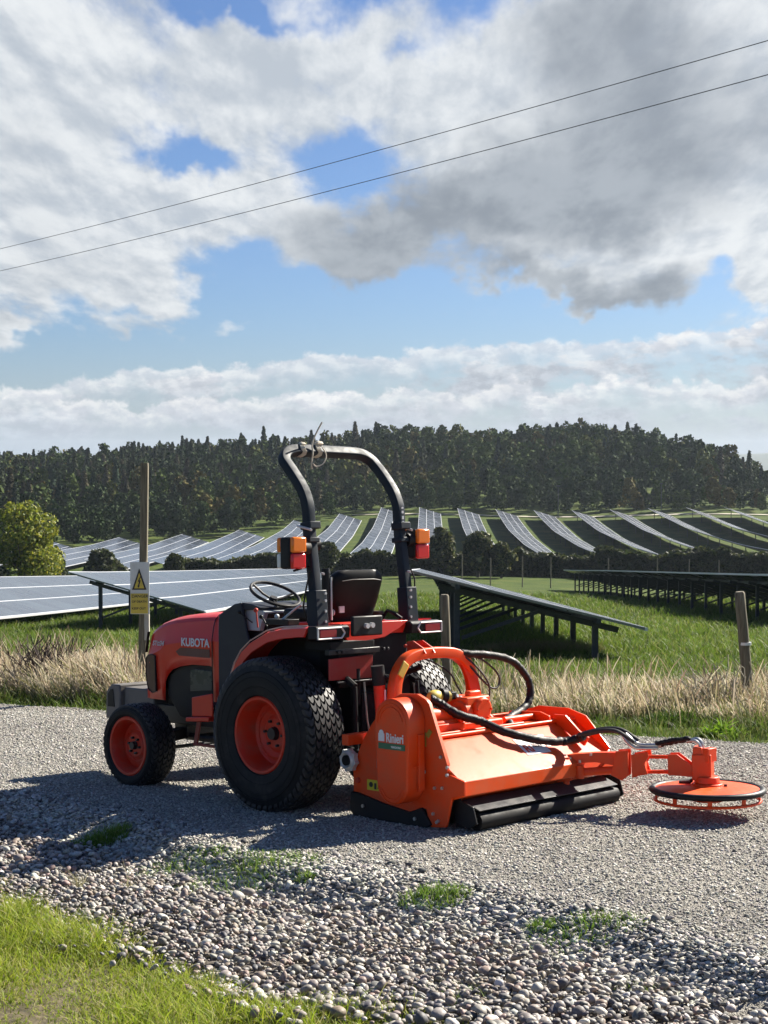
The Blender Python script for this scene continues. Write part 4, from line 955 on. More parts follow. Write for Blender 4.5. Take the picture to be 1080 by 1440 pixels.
# left side plate
SP = [(-.605, .15), (-.605, .33), (-.69, .50), (-.78, .62), (-.93, .78), (-1.05, .835), (-1.20, .842), (-1.275, .81), (-1.30, .785), (-1.452, .41), (-1.448, .36), (-1.59, .325), (-1.59, .238), (-1.485, .212), (-1.44, .045), (-1.43, .025), (-1.31, .012), (-1.29, .03), (-1.265, .12), (-1.22, .125), (-1.13, .085), (-.90, .115), (-.66, .155)]
sp_l = mb(M().prism(SP, 'y', .405, .425), 'side_plate', ORANGED, bev=.004)
b = M(); b.prism([(-1.20, .842), (-1.275, .812), (-1.302, .787), (-1.454, .412), (-1.448, .409), (-1.297, .782), (-1.27, .806), (-1.20, .836)], 'y', .398, .4275); mb(b, 'side_flange', ORANGE, sp_l, bev=.002)
b = M()
for (x, z) in ((-1.40, .46), (-1.455, .40), (-1.452, .352), (-1.255, .355), (-1.345, .262), (-1.41, .268), (-1.33, .10), (-1.36, .05), (-1.375, .06)): b.cyl((x, .425, z), (x, .437, z), .013 if z > .3 else .012, .010, 6)
b.builds('bolt', STEEL, sp_l, off=MO)
b = M(); b.box((-1.27, .427, .56), (.006, .004, .09)); b.box((-1.30, .428, .60), (.05, .004, .03), (0, .9, 0)); mb(b, 'yellow_strip', paint('olive_strip', (.30, .25, .03), .5), sp_l)
# belt cover
cx = -1.12
def stad(r, z0, z1, n=14, cx=cx, taper=0.):
    out = []
    for k in range(n + 1): a = math.pi * k / n; out.append((cx + r * math.cos(a), z1 + r * math.sin(a)))
    for k in range(n + 1): a = math.pi + math.pi * k / n; out.append((cx + (r - taper) * math.cos(a), z0 + (r - taper) * math.sin(a)))
    return out
cov = mb(M().prism(stad(.150, .285, .670, taper=.015), 'y', .424, .585), 'belt_cover', ORANGED, bev=.012)
b = M(); b.tube([(p[0], .587, p[1]) for p in [(cx + .122 * math.cos(a), .668 + .122 * math.sin(a)) for a in np.linspace(-.1, math.pi + .1, 24)]], .0045, 6)
b.tube([(cx + .100 * math.cos(a), .587, .664 + .100 * math.sin(a)) for a in np.linspace(.15, math.pi - .15, 20)], .0045, 6)
b.tube([(cx + .110 * math.cos(a), .587, .275 + .110 * math.sin(a)) for a in np.linspace(math.pi + .1, 2 * math.pi - .1, 20)], .0045, 6)
b.tube([(cx + .088 * math.cos(a), .587, .275 + .088 * math.sin(a)) for a in np.linspace(math.pi + .3, 2 * math.pi - .3, 20)], .0035, 6); b.builds('pressed_rib', ORANGED, cov, off=MO)
b = M(); b.box((-1.275, .50, .40), (.006, .10, .006)); b.box((-1.272, .475, .42), (.02, .05, .35)); mb(b, 'cover_seam', ORANGED, cov, bev=.003)
LM2 = LMm
text('Rinieri', .082, WHITE, 'maker_lettering', cov, (-1.075, .587, .545), LMm, .0015, off=MO, sx=.72)
b = M(); b.box((-1.035, .5872, .572), (.052, .003, .05)); b.cyl((-1.035, .586, .60), (-1.035, .589, .60), .02, n=12); mb(b, 'maker_emblem', WHITE, cov)
mb(M().box((-1.125, .5868, .518), (.235, .003, .038)), 'green_band', GREEN, cov, smooth=False)
text('TRINCIATRICI', .018, WHITE, 'small_lettering', cov, (-1.12, .5885, .510), LMm, .001, off=MO, sx=.8)
yl = mb(M().box((-.80, .4265, .225), (.125, .003, .068)), 'warning_label', paint('label_yellow', (.62, .52, .02), .5, 0), sp_l, smooth=False)
b = M(); b.cyl((-.775, .4275, .228), (-.775, .4295, .228), .018, n=10); b.box((-.815, .4285, .220), (.02, .002, .04)); b.prism([(-.835, .205), (-.855, .205), (-.845, .245)], 'y', .4275, .4295); mb(b, 'label_symbol', BLK, yl, smooth=False)
mb(M().box((-.855, .4268, .375), (.055, .003, .07)), 'data_plate', paint('data_plate', (.30, .24, .24), .4, 0), sp_l, smooth=False)
# silver flange wheel
b = M(); pr = []
n = 48; ring = []
for k in range(n):
    a = 2 * math.pi * k / n; r = .068 + .010 * (math.sin(a * 8) > .2); ring.append((-.60 + r * math.cos(a), .375 + r * math.sin(a)))
b.prism(ring, 'y', .44, .475); b.lathe([(.03, .47), (.05, .495), (.062, .478)], 'y', (-.60, 0, .375), 24); gw = mb(b, 'drive_flange', SILVER, None, ang=30)
mb(M().cyl((-.60, .43, .375), (-.60, .492, .375), .034, n=20), 'flange_bore', BLACK, gw)
mb(M().cyl((-.655, .424, .245), (-.655, .44, .245), .018, n=14), 'red_plug', REDIN, sp_l)
# skids
for s, y0 in ((1, .395), (-1, -1.20)):
    b = M(); b.prism([(-.60, .165), (-.585, .05), (-.62, .012), (-.70, .006), (-1.28, .006), (-1.32, .03), (-1.24, .13), (-1.13, .09), (-.90, .12), (-.66, .165)], 'y', y0 + (.02 if s == 1 else 0), y0 + .05); sk = mb(b, 'skid', BLACK, bev=.006)
    b = M(); b.cyl((-.72, y0 + .05, .085), (-.72, y0 + .062, .085), .012, n=6); b.cyl((-1.19, y0 + .05, .055), (-1.19, y0 + .062, .055), .012, n=6); b.builds('skid_bolt', STEEL, sk, off=MO)
# right end plate with rim flange
EP = [(-.62, .12), (-.62, .50), (-.90, .585), (-1.16, .585), (-1.30, .548), (-1.50, .345), (-1.50, .20)]
ep = mb(M().prism(EP, 'y', -1.195, -1.178), 'end_plate', ORANGE, bev=.003)
b = M(); P_ = [Vector((x, -1.16, z + .004)) for x, z in EP[1:-1]]
b.sweep(P_, [(-.004, -.035), (.004, -.035), (.004, .035), (-.004, .035)]); mb(b, 'end_flange', ORANGE, ep)
b = M(); b.prism([(-.78, .546), (-.80, .60), (-1.08, .61), (-1.16, .585), (-1.17, .546)], 'y', -.96, -.94); b.tube([(-1.02, -.62, .575), (-1.02, -.93, .575)], .022, 12); b.prism([(-.72, .50), (-.74, .58), (-.78, .58), (-.76, .50)], 'y', -1.1, -.35); b.builds('stiffener', ORANGE, deck, off=MO, bev=.004)
# bracket seat for the arm on the deck
b = M(); b.prism([(-1.20, .546), (-1.46, .40), (-1.50, .46), (-1.42, .50), (-1.30, .60), (-1.20, .60)], 'y', -.965, -.945); b.cyl((-1.44, -.965, .468), (-1.44, -.94, .468), .022, n=14); mb(b, 'gusset', ORANGED, deck, bev=.003)
# decals on the sloping deck
def deckpt(t, y, d=.003):
    x = -1.245 - .310 * t; z = .522 - .210 * t; return (x - .56 * d, y, z + .83 * d)
def deckquad(t0, t1, ya, yb, name, m, skew=0.):
    v = [deckpt(t0, ya), deckpt(t0, yb), deckpt(t1, yb - skew), deckpt(t1, ya - skew)]; w2 = [deckpt(t0, ya, 0.0005), deckpt(t0, yb, .0005), deckpt(t1, yb - skew, .0005), deckpt(t1, ya - skew, .0005)]
    b = M(); b.add(v + w2, [(0, 1, 2, 3), (7, 6, 5, 4), (0, 4, 5, 1), (1, 5, 6, 2), (2, 6, 7, 3), (3, 7, 4, 0)]); return mb(b, name, m, deck, smooth=False)
deckquad(.18, .62, -.38, -.62, 'white_sticker', WHITE); deckquad(.16, .48, -.635, -.70, 'narrow_sticker', WHITE)
db = M(); dirv = Vector((-.310, 0, -.210)).normalized(); Nn = Vector((-.56, 0, .83)).normalized()
TM = Matrix((Vector((0, -1, 0)), -dirv, Nn)).transposed()
text('Ri', .10, ORANGED, 'sticker_lettering', deck, deckpt(.55, -.40, .0045), TM, .001, off=MO, sx=1.0)
text('nieri', .07, paint('brown_print', (.12, .03, .02), .5), 'sticker_lettering', deck, deckpt(.45, -.50, .0048), TM, .001, off=MO, sx=.7)
# rear roller, scraper and flap
b = M(); b.cyl((-1.570, .30, .062), (-1.570, -1.13, .062), .056, n=32); b.cyl((-1.570, .34, .062), (-1.570, -1.17, .062), .024, n=12); rl = mb(b, 'roller', paint('roller_black', (.006, .006, .007), .6, .0, dirt=.3, dirtcol=(.05, .045, .04), spec=.25), ang=40)
b = M(); b.prism([(-1.44, .15), (-1.475, .215), (-1.485, .215), (-1.50, .05), (-1.55, .03), (-1.45, .02)], 'y', .335, .35); b.prism([(-1.44, .21), (-1.60, .16), (-1.63, .06), (-1.56, .02), (-1.45, .06)], 'y', .345, .358); b.prism([(-1.44, .21), (-1.60, .16), (-1.63, .06), (-1.56, .02), (-1.45, .06)], 'y', -1.172, -1.16); b.builds('roller_bracket', BLACK, rl, bev=.004, off=MO)
b = M(); b.prism([(-1.47, .176), (-1.61, .128), (-1.615, .134), (-1.47, .186)], 'y', -1.12, .31); mb(b, 'scraper_bar', paint('worn_steel', (.03, .032, .036), .45, 0, metal=.2, dirt=.4), rl, bev=.002)
b = M(); b.prism([(-1.30, .03), (-1.30, .20), (-1.33, .20), (-1.33, .03)], 'y', -1.15, .38); mb(b, 'rear_flap', BLACK, deck)
# hoop
hoop = [(-.72, .150, .56), (-.72, .148, .78), (-.72, .130, .89), (-.72, .085, .965), (-.72, .02, 1.018), (-.72, -.09, 1.046), (-.72, -.25, 1.050), (-.72, -.42, 1.036), (-.72, -.52, .995), (-.72, -.59, .93), (-.72, -.63, .84), (-.72, -.645, .72), (-.72, -.645, .56)]
hp = mb(M().sweep(catmull(hoop, 3), rsec(.040, .038, .35, 3)), 'hitch_hoop', ORANGE, ang=40)
mb(M().box((-.765, .105, .955), (.012, .06, .11), (R(35), 0, 0)), 'yellow_mark', YELLOW, hp, bev=.006)
b = M()
for y in (-.10, -.19): b.prism([(-.60, 1.04), (-.60, 1.125), (-.66, 1.135), (-.75, 1.09), (-.78, 1.05)], 'y', y, y - .014)
b.tube([(-.62, -.06, 1.10), (-.62, -.23, 1.10)], .012, 8); mb(b, 'top_link_lug', REDIN, hp, bev=.003)
b = M(); b.sweep([(-.72, -.56, .98), (-.75, -.60, .86), (-.80, -.62, .62)], rsec(.012, .05)); mb(b, 'hoop_gusset', ORANGED, hp)
b = M(); b.tube([(-.66, .205, .60), (-.655, .225, .86)], .040, 18); pto = mb(b, 'hitch_pillar', REDIN)
b = M(); b.tube([(-.655, .224, .855), (-.65, .235, .985)], .045, 18); b.ball((-.665, .17, .90), .018); mb(b, 'pillar_cap', BLACK, pto)
mb(M().box((-.702, .215, .79), (.004, .012, .07)), 'pillar_sticker', WHITE, pto, smooth=False)
b = M(); b.box((-.66, .0, .52), (.06, 1.1, .07)); b.prism([(-.60, .42), (-.60, .60), (-.85, .62), (-.95, .545), (-.95, .50)], 'y', .14, .16); b.prism([(-.60, .42), (-.60, .60), (-.85, .62), (-.95, .545), (-.95, .50)], 'y', -.66, -.64); mb(b, 'head_stock', ORANGED, bev=.004)
# gearbox, jack shaft tube, motor
b = M(); b.tube([(-.98, .41, .685), (-.98, -.20, .640)], .050, 20); mb(b, 'shaft_tube', ORANGE)
b = M(); b.box((-.94, -.34, .66), (.20, .24, .20)); b.cyl((-1.03, -.36, .675), (-1.075, -.36, .672), .085, .080, 26); b.cyl((-.98, -.20, .66), (-.98, -.27, .66), .075, n=20); b.box((-.97, -.36, .775), (.05, .12, .04)); b.box((-1.0, -.30, .575), (.16, .5, .05)); gb = mb(b, 'gearbox', ORANGE, bev=.012)
b = M()
for a in np.linspace(0, 6.28, 7)[:-1]: b.cyl((-1.072, -.36 + .066 * math.cos(a), .672 + .066 * math.sin(a)), (-1.085, -.36 + .066 * math.cos(a), .672 + .066 * math.sin(a)), .008, n=6)
b.builds('gearbox_bolt', ORANGED, gb, off=MO)
b = M(); b.box((-1.03, .05, .585), (.12, .40, .05)); b.box((-1.05, -.12, .60), (.08, .03, .12)); b.prism([(-.95, .545), (-1.10, .545), (-1.05, .64), (-1.0, .64)], 'y', -.12, -.135); b.prism([(-.95, .545), (-1.10, .545), (-1.06, .62), (-1.0, .62)], 'y', .22, .205); b.tube([(-1.05, .10, .61), (-1.05, -.10, .61)], .02, 10); mb(b, 'bearing_block', ORANGED, gb, bev=.006)
b = M(); b.ball((-.90, -.06, .765), (.045, .075, .052), 16); b.tube([(-.90, -.09, .765), (-.92, -.18, .765)], .035, 14); pp = mb(b, 'yellow_motor_cap', YELLOW)
b = M(); b.tube([(-.90, -.11, .775), (-.91, -.155, .770)], .050, 16); b.box((-.92, -.20, .77), (.05, .06, .05)); mb(b, 'motor_collar', BLACK, pp, bev=.006)
b = M()
for k in range(5): b.cyl((-.93 - .01 * k, -.22 - .025 * k, .76 - .012 * k), (-.96 - .01 * k, -.22 - .025 * k, .77 - .012 * k), .012, n=8)
b.ball((-.885, .015, .725), .018); mb(b, 'hydraulic_fitting', STEEL, pp)
# hydraulic hoses
def wob(P, a=.004): return [p + Vector((random.gauss(0, a), random.gauss(0, a), random.gauss(0, a))) for p in catmull(P, 8)]
def bundle(P, r, name, m=HOSE): 
    W = wob(P, .0018); rs = [r * random.uniform(.94, 1.06) for _ in W]; b = M(); b.tube(W, lambda i: rs[i], 12); return mb(b, name, m, ang=80)
bundle([(-.93, .015, .765), (-.97, -.02, .735), (-1.02, -.06, .695), (-1.09, -.11, .652), (-1.17, -.24, .604), (-1.30, -.30, .545), (-1.39, -.46, .492), (-1.42, -.62, .462), (-1.45, -.74, .450), (-1.52, -.80, .468), (-1.58, -.79, .494)], .029, 'hose_bundle')
b = M(); 
for dy, dz in ((0, 0), (.03, .012), (-.02, .018)):
    b.tube(catmull([(-1.56, -.79 + dy, .488 + dz), (-1.691, -.836 + dy, .526 + dz), (-1.801, -.885 + dy, .526 + dz), (-1.888, -.924 + dy, .472 + dz), (-1.91, -.935 + dy, .455 + dz)], 5), .013, 10)
b.builds('arm_hose', CABLE, mw, off=MO)
b = M(); b.tube(catmull([(-1.845, -.905, .508), (-1.888, -.924, .474), (-1.93, -.943, .447), (-2.0, -.97, .446), (-2.06, -1.0, .449)], 4), .013, 10); b.tube(catmull([(-1.84, -.885, .50), (-1.88, -.90, .45), (-1.92, -.93, .425), (-2.05, -.985, .432)], 4), .011, 10); b.cyl((-1.84, -.905, .51), (-1.87, -.915, .487), .018, n=8)
b.tube(catmull([(-2.235, -1.085, .488), (-2.275, -1.10, .498), (-2.30, -1.112, .47), (-2.306, -1.115, .39)], 5), .013, 10); b.tube(catmull([(-2.22, -1.055, .484), (-2.27, -1.075, .490), (-2.30, -1.09, .46), (-2.31, -1.095, .40)], 5), .011, 10); b.builds('steel_elbow', STEEL, mw, off=MO)
b = M()
for dy, dz in ((0, 0), (.025, .012)): b.tube(wob([(-2.04, -.995 + dy, .448 + dz), (-2.10, -1.02 + dy, .464 + dz), (-2.17, -1.05 + dy, .482 + dz), (-2.24, -1.085 + dy, .488 + dz)], .002), .016, 10)
b.builds('arm_hose', HOSE, mw, off=MO)
bundle([(-.72, -.49, 1.035), (-.76, -.58, 1.020), (-.80, -.80, .998), (-.82, -.97, .945), (-.84, -1.08, .845), (-.85, -1.12, .74), (-.86, -1.08, .65), (-.88, -.97, .60), (-.92, -.82, .575), (-.98, -.72, .565), (-1.10, -.62, .53), (-1.20, -.60, .49)], .027, 'hose_loop')
b = M(); b.tube(catmull([(-.74, -.52, 1.02), (-.78, -.66, .985), (-.82, -.79, .88), (-.83, -.80, .80), (-.83, -.73, .775), (-.80, -.65, .84), (-.76, -.58, .93), (-.70, -.50, 1.01), (-.60, -.40, 1.05)], 5), .0075, 8)
b.tube(catmull([(-.74, -.50, 1.03), (-.80, -.60, .93), (-.85, -.66, .82), (-.86, -.66, .72), (-.90, -.60, .66)], 5), .007, 8); b.tube(catmull([(-.50, -.30, 1.0), (-.60, -.34, .98), (-.70, -.42, .90), (-.74, -.46, .80), (-.80, -.46, .72)], 5), .006, 8); b.builds('control_cable', CABLE, mw, off=MO)
# side arm and disc
A0 = Vector((-1.5, -.75, 0)); AD = Vector((-2.28 + 1.5, -1.1 + .75, 0)).normalized(); AP = Vector((-AD.y, AD.x, 0))
def apl(poly, t0, t1, name, m=ORANGED, parent=None, bev=.003):
    """plate in the vertical plane of the arm: poly of (distance along arm, z), thickness t0..t1 sideways"""
    n = len(poly); v = [A0 + AD * s_ + AP * t0 + Vector((0, 0, z)) for s_, z in poly] + [A0 + AD * s_ + AP * t1 + Vector((0, 0, z)) for s_, z in poly]
    b = M(); b.add(v, [tuple(range(n)), tuple(range(2 * n - 1, n - 1, -1))] + [(i, (i + 1) % n, (i + 1) % n + n, i + n) for i in range(n)])
    return mb(b, name, m, parent, bev=bev)
def AS(x): return (x + 1.5) / AD.x
arm = apl([(AS(-1.40), .30), (AS(-1.40), .355), (AS(-1.66), .385), (AS(-1.80), .392), (AS(-1.80), .30), (AS(-1.66), .32)], -.006, .07, 'arm')
apl([(AS(-1.42), .18), (AS(-1.42), .325), (AS(-1.50), .325), (AS(-1.52), .20)], -.07, .05, 'arm_bracket', ORANGED, arm, .008)
b = M(); b.tube([A0 + AD * AS(-1.52) + Vector((0, 0, .245)), A0 + AD * AS(-1.80) + Vector((0, 0, .275))], .028, 14); b.tube([A0 + AD * AS(-1.48) + AP * -.04 + Vector((0, 0, .17)), A0 + AD * AS(-1.48) + AP * -.04 + Vector((0, 0, .35))], .022, 10); b.cyl(A0 + AD * AS(-1.56) + AP * -.02 + Vector((0, 0, .21)), A0 + AD * AS(-1.56) + AP * -.02 + Vector((0, 0, .30)), .03, n=12); b.tube([A0 + AD * AS(-1.66) + AP * .02 + Vector((0, 0, .27)), A0 + AD * AS(-1.76) + AP * .02 + Vector((0, 0, .375))], .012, 8); mb(b, 'ram', ORANGED, arm)
b = M()
for q, z in ((-1.47, .35), (-1.50, .332), (-1.56, .315), (-1.78, .255), (-1.85, .35), (-1.85, .26), (-1.63, .365)): b.cyl(A0 + AD * AS(q) + AP * -.02 + Vector((0, 0, z)), A0 + AD * AS(q) + AP * -.02 + Vector((0, 0, z + .018)), .010, n=6)
b.builds('arm_bolt', STEEL, arm, off=MO)
for t in (-.05, .045):
    apl([(AS(-1.76), .245), (AS(-1.79), .405), (AS(-1.865), .412), (AS(-1.865), .245), (AS(-1.825), .212)], t, t + .012, 'pivot_plate', ORANGED, arm)
apl([(AS(-1.77), .26), (AS(-1.80), .39), (AS(-1.855), .39), (AS(-1.85), .25)], -.03, .04, 'pivot_block', ORANGED, arm, .006)
for t in (-.06, .055):
    apl([(AS(-1.89), .232), (AS(-1.885), .385), (AS(-1.985), .41), (AS(-1.99), .375), (AS(-1.965), .33), (AS(-1.985), .262), (AS(-1.93), .25)], t, t + .012, 'fork_plate', ORANGED, arm)
apl([(AS(-1.90), .245), (AS(-1.90), .37), (AS(-1.965), .37), (AS(-1.965), .255)], -.04, .045, 'pivot_block', ORANGED, arm, .006)
b = M()
for z0_, z1_ in ((.37, .375), (.268, .279)): b.tube([A0 + AD * AS(-1.93) + Vector((0, 0, z0_)), A0 + AD * AS(-2.14) + Vector((0, 0, z1_))], .013, 8)
b.builds('parallel_link', ORANGED, arm, off=MO)
for t in (-.05, .045):
    apl([(AS(-2.105), .262), (AS(-2.105), .396), (AS(-2.16), .40), (AS(-2.255), .325), (AS(-2.262), .255)], t, t + .012, 'wedge_plate', ORANGED, arm)
DC = Vector((-2.335, -1.115, 0))
b = M(); b.box((DC.x + .03, DC.y + .0, .32), (.125, .13, .17), (0, 0, math.atan2(AD.y, AD.x))); b.box((DC.x + .055, DC.y + .01, .40), (.06, .12, .10), (0, 0, math.atan2(AD.y, AD.x))); b.cyl((DC.x, DC.y, .215), (DC.x, DC.y, .26), .085, .075, 24); b.cyl((DC.x, DC.y, .195), (DC.x, DC.y, .215), .10, .10, 24); b.box((DC.x - .02, DC.y, .40), (.05, .10, .09)); mast = mb(b, 'disc_motor_mast', ORANGED, arm, bev=.006)
b = M(); b.cyl((DC.x - .12, DC.y - .03, .195), (DC.x - .12, DC.y - .03, .215), .012, n=6); b.tube([(DC.x + .20, DC.y + .02, .20), (DC.x + .12, DC.y + .02, .212), (DC.x + .10, DC.y + .03, .225)], .012, 8); b.builds('disc_bolt', STEELD, mast, off=MO)
disc = mb(M().lathe([(.0, .205), (.10, .203), (.30, .190), (.345, .182), (.345, .170), (.30, .176), (0, .185)], 'z', (DC.x, DC.y, 0), 64), 'mowing_disc', ORANGE, ang=30)
mb(M().lathe([(.352 + .024 * math.cos(a), .172 + .021 * math.sin(a)) for a in np.linspace(0, 2 * math.pi, 13)[:-1]], 'z', (DC.x, DC.y, 0), 72, close=True), 'rubber_bumper', BLACK, disc, ang=60)
mb(M().lathe([(.338 + .011 * math.cos(a), .108 + .010 * math.sin(a)) for a in np.linspace(0, 2 * math.pi, 9)[:-1]], 'z', (DC.x, DC.y, 0), 72, close=True), 'guard_ring', ORANGED, disc, ang=60)
b = M()
for k in range(9):
    a = 2 * math.pi * k / 9 + .1; b.box((DC.x + .335 * math.cos(a), DC.y + .335 * math.sin(a), .130), (.008, .03, .05), (0, 0, a))
b.cyl((DC.x, DC.y, .10), (DC.x, DC.y, .175), .10, .14, 30); b.builds('ring_spacer', ORANGED, disc, off=MO)

# ------------------------------------------------------------------ posts, sign, cables, twine
def timber(b, p0, p1, r, n=12, sq=False):
    p0, p1 = Vector(p0), Vector(p1); k = 8
    path = [p0.lerp(p1, i / k) + Vector((random.gauss(0, .002), random.gauss(0, .002), 0)) for i in range(k)] + [p0.lerp(p1, .985), p1]
    if sq: b.sweep(path, lambda i: [(r * s1 * (.93 if i == 9 else 1), r * s2 * (.93 if i == 9 else 1)) for s1, s2 in ((-1, -.9), (-.9, -1), (.9, -1), (1, -.9), (1, .9), (.9, 1), (-.9, 1), (-1, .9))])
    else: b.tube(path, lambda i: r * (.72 if i == 9 else 1.02 - .012 * i), n)
    return b
def fence_post(u0, v0, u1, v1, D, r, label, band=None):
    d0 = ray(u0, v0); d1 = ray(u1, v1)
    top = Vector((d0[0] * D / d0[1], D, CAMZ + d0[2] * D / d0[1])); bx = d1[0] * D / d1[1]; g = float(gz(bx, D))
    o = empty('fence_post', (bx, D, g), label, 'fence post', 'round timber fence posts beyond the track')
    t = top - Vector((bx, D, g)); timber(M(), (0, 0, -.25), t, r).build('timber', WOOD, o, ang=50)
    if band:
        p = t * band; M().cyl(p, p + Vector((0, 0, .03)), r * 1.10, n=16).build('wire_band', ALU, o)
    return o
fence_post(1040, 832, 1057, 1005, 16.6, .062, 'leaning round timber post with a pale wire band, at the right edge', .55)
fence_post(625, 836, 631, 950, 17.4, .055, 'upright round timber post behind the orange hoop of the mower')
# sign post
D = 18.; x = (197 - 540) / 2160 * D; g = float(gz(x, D)); sp = empty('sign_post', (x, D, g), 'tall thin timber post with the warning sign, left of the bonnet', 'post')
b = M(); timber(b, (0, 0, -.3), (.055, 0, 2.80), .043, sq=True); b.build('tall_post', WOOD, sp, ang=50)
b = M(); timber(b, (.075, -.02, .72), (.072, -.02, 1.46), .028, sq=True); b.build('side_batten', paint('pale_timber', (.42, .40, .34), .8, 0, dirt=.4), sp)
sg = empty('warning_sign', (x - .005, D - .085, g), 'yellow and white high voltage warning sign on the tall post', 'sign')
Y = -.0; z0, z1 = 1.03, 1.64
M().box((.005, .02, (z0 + z1) / 2), (.222, .008, z1 - z0)).build('plate', SIGNW, sg, smooth=False)
M().box((.0, .012, 1.155), (.20, .005, .235)).build('yellow_field', SIGNY, sg, smooth=False)
tri = [(-.085, 1.315), (.085, 1.315), (0, 1.565)]; tin = [(-.058, 1.333), (.058, 1.333), (0, 1.515)]
M().prism(tri, 'y', .0105, .0155).build('triangle_border', BLK, sg, smooth=False)
M().prism(tin, 'y', .007, .0103).build('triangle_field', SIGNY, sg, smooth=False)
bolt = [(.012, 1.475), (-.018, 1.410), (-.002, 1.412), (-.016, 1.362), (-.024, 1.364), (-.006, 1.338), (.008, 1.368), (.0, 1.367), (.020, 1.428), (.004, 1.426), (.022, 1.475)]
M().prism(bolt, 'y', .004, .0068).build('lightning_bolt', BLK, sg, smooth=False)
RX = Matrix.Rotation(R(90), 3, 'X')
for s, sz, zz, w in (('DANGER', .048, 1.225, 1.), ('OF DEATH', .036, 1.165, 1.), ('KEEP OUT', .036, 1.085, 1.)):
    text(s, sz, BLK, 'lettering', sg, (-.088 if s != 'DANGER' else -.09, .0085, zz), RX, .001)
# far thin posts of the field fence
for i, (u, D, h) in enumerate([(650, 128, 2.0), (690, 128, 1.7), (735, 127, 1.9), (775, 126, 1.8), (856, 124, 1.9), (925, 122, 2.0), (970, 121, 2.0), (1012, 120, 2.0)]):
    x = (u - 540) / 2160 * D; g = float(gz(x, D)); b = M(); timber(b, (0, 0, -.3), (0, 0, h + .7), .05, 8); o = b.build('field_post', WOOD); o.location = (x, D, g)
    tag(o, 'thin field fence post on the grass between hedge and near panels', 'fence post', 'thin posts of the field fence below the hedge')
for i, u in enumerate((930, 785, 213 + 140)):
    D = 289; x = (u - 540) / 2160 * D; g = float(gz(x, D)); b = M(); b.cyl((0, 0, 0), (0, 0, 6.0), .09, .06, 8); b.box((0, 0, 6.1), (.6, .3, .25)); o = b.build('camera_mast', GALV); o.location = (x, D, g)
    tag(o, 'slim mast at the edge of the wood, ' + ('above the right panel rows', 'behind the middle panel rows', 'left of the roll bar')[i], 'mast', 'masts along the wood edge')
# pale track below the wood
b = M(); X = np.linspace(-6, 80, 60)
for i, x in enumerate(X):
    for y in (290.0, 293.2): b.v.append((x, y, float(gz(x, y, False)) + .15))
    if i: b.f.append((2 * i - 2, 2 * i, 2 * i + 1, 2 * i - 1))
tag(b.build('field_path', paint('pale_path', (.40, .37, .28), .95, 0, dirt=.3, scale=.3)), kind='structure')
# overhead cables
def cable(uv0, uv1, z0, z1, label):
    P = []
    for (u, v), z in ((uv0, z0), (uv1, z1)):
        d = ray(u, v); t = (z - CAMZ) / d[2]; P.append(Vector((d[0] * t, d[1] * t, z)))
    a = P[0] + (P[0] - P[1]) * .8; c = P[1] + (P[1] - P[0]) * .8
    path = []
    for i in range(61):
        t = i / 60; p = a.lerp(c, t); q = (t * 2.6 - .8); p.z -= .55 * 4 * (.25 - (t - .5) ** 2) * 1. - .55 * 4 * (.25 - .3077 ** 2 * 0 - (.8 / 2.6 - .5) ** 2); path.append(p)
    o = M().tube(path, .0062, 6).build('overhead_cable', WIRE); tag(o, label, 'cable', 'overhead cables')
cable((0, 350), (1080, 57), 8., 8., 'upper of the two overhead cables crossing the sky')
cable((0, 381), (1080, 105), 7.45, 7.45, 'lower of the two overhead cables crossing the sky')

# ------------------------------------------------------------------ sky, sun, air, camera
w = bpy.data.worlds.new('World'); bpy.context.scene.world = w; w.use_nodes = True; nt = w.node_tree
SUN_AZ, SUN_EL = 42., 34.5
class X:
    def __init__(s, o): s.o = o
    @staticmethod
    def m(op, *a, clamp=False):
        n = nt.nodes.new('ShaderNodeMath'); n.operation = op; n.use_clamp = clamp
        for i, q in enumerate(a):
            if isinstance(q, X): nt.links.new(q.o, n.inputs[i])
            else: n.inputs[i].default_value = q
        return X(n.outputs[0])
    def __add__(s, b): return X.m('ADD', s, b)
    __radd__ = __add__
    def __sub__(s, b): return X.m('SUBTRACT', s, b)
    def __rsub__(s, b): return X.m('SUBTRACT', b, s)
    def __mul__(s, b): return X.m('MULTIPLY', s, b)
    __rmul__ = __mul__
    def __truediv__(s, b): return X.m('DIVIDE', s, b)
    def __rtruediv__(s, b): return X.m('DIVIDE', b, s)
def smooth(x, a, b):
    n = nt.nodes.new('ShaderNodeMapRange'); n.interpolation_type = 'SMOOTHSTEP'; nt.links.new(x.o, n.inputs[0]); n.inputs[1].default_value = a; n.inputs[2].default_value = b; return X(n.outputs[0])
tc = nt.nodes.new('ShaderNodeTexCoord'); sp_ = nt.nodes.new('ShaderNodeSeparateXYZ'); nt.links.new(tc.outputs['Generated'], sp_.inputs[0])
dx, dy, dz_ = (X(sp_.outputs[i]) for i in range(3))
A = X.m('ARCTAN2', dx, dy); E = X.m('ARCSINE', dz_)
def vec(a, b, c=0.):
    n = nt.nodes.new('ShaderNodeCombineXYZ')
    for i, q in enumerate((a, b, c)):
        if isinstance(q, X): nt.links.new(q.o, n.inputs[i])
        else: n.inputs[i].default_value = q
    return n.outputs[0]
def noise(v, scale, detail=8., rough=.6, dist=0.):
    n = nt.nodes.new('ShaderNodeTexNoise'); nt.links.new(v, n.inputs['Vector']); n.inputs['Scale'].default_value = scale; n.inputs['Detail'].default_value = detail
    n.inputs['Roughness'].default_value = rough; n.inputs['Distortion'].default_value = dist; return X(n.outputs['Fac'])
Ep = X.m('MAXIMUM', E, 0.)
q = 1. / (Ep + .13)
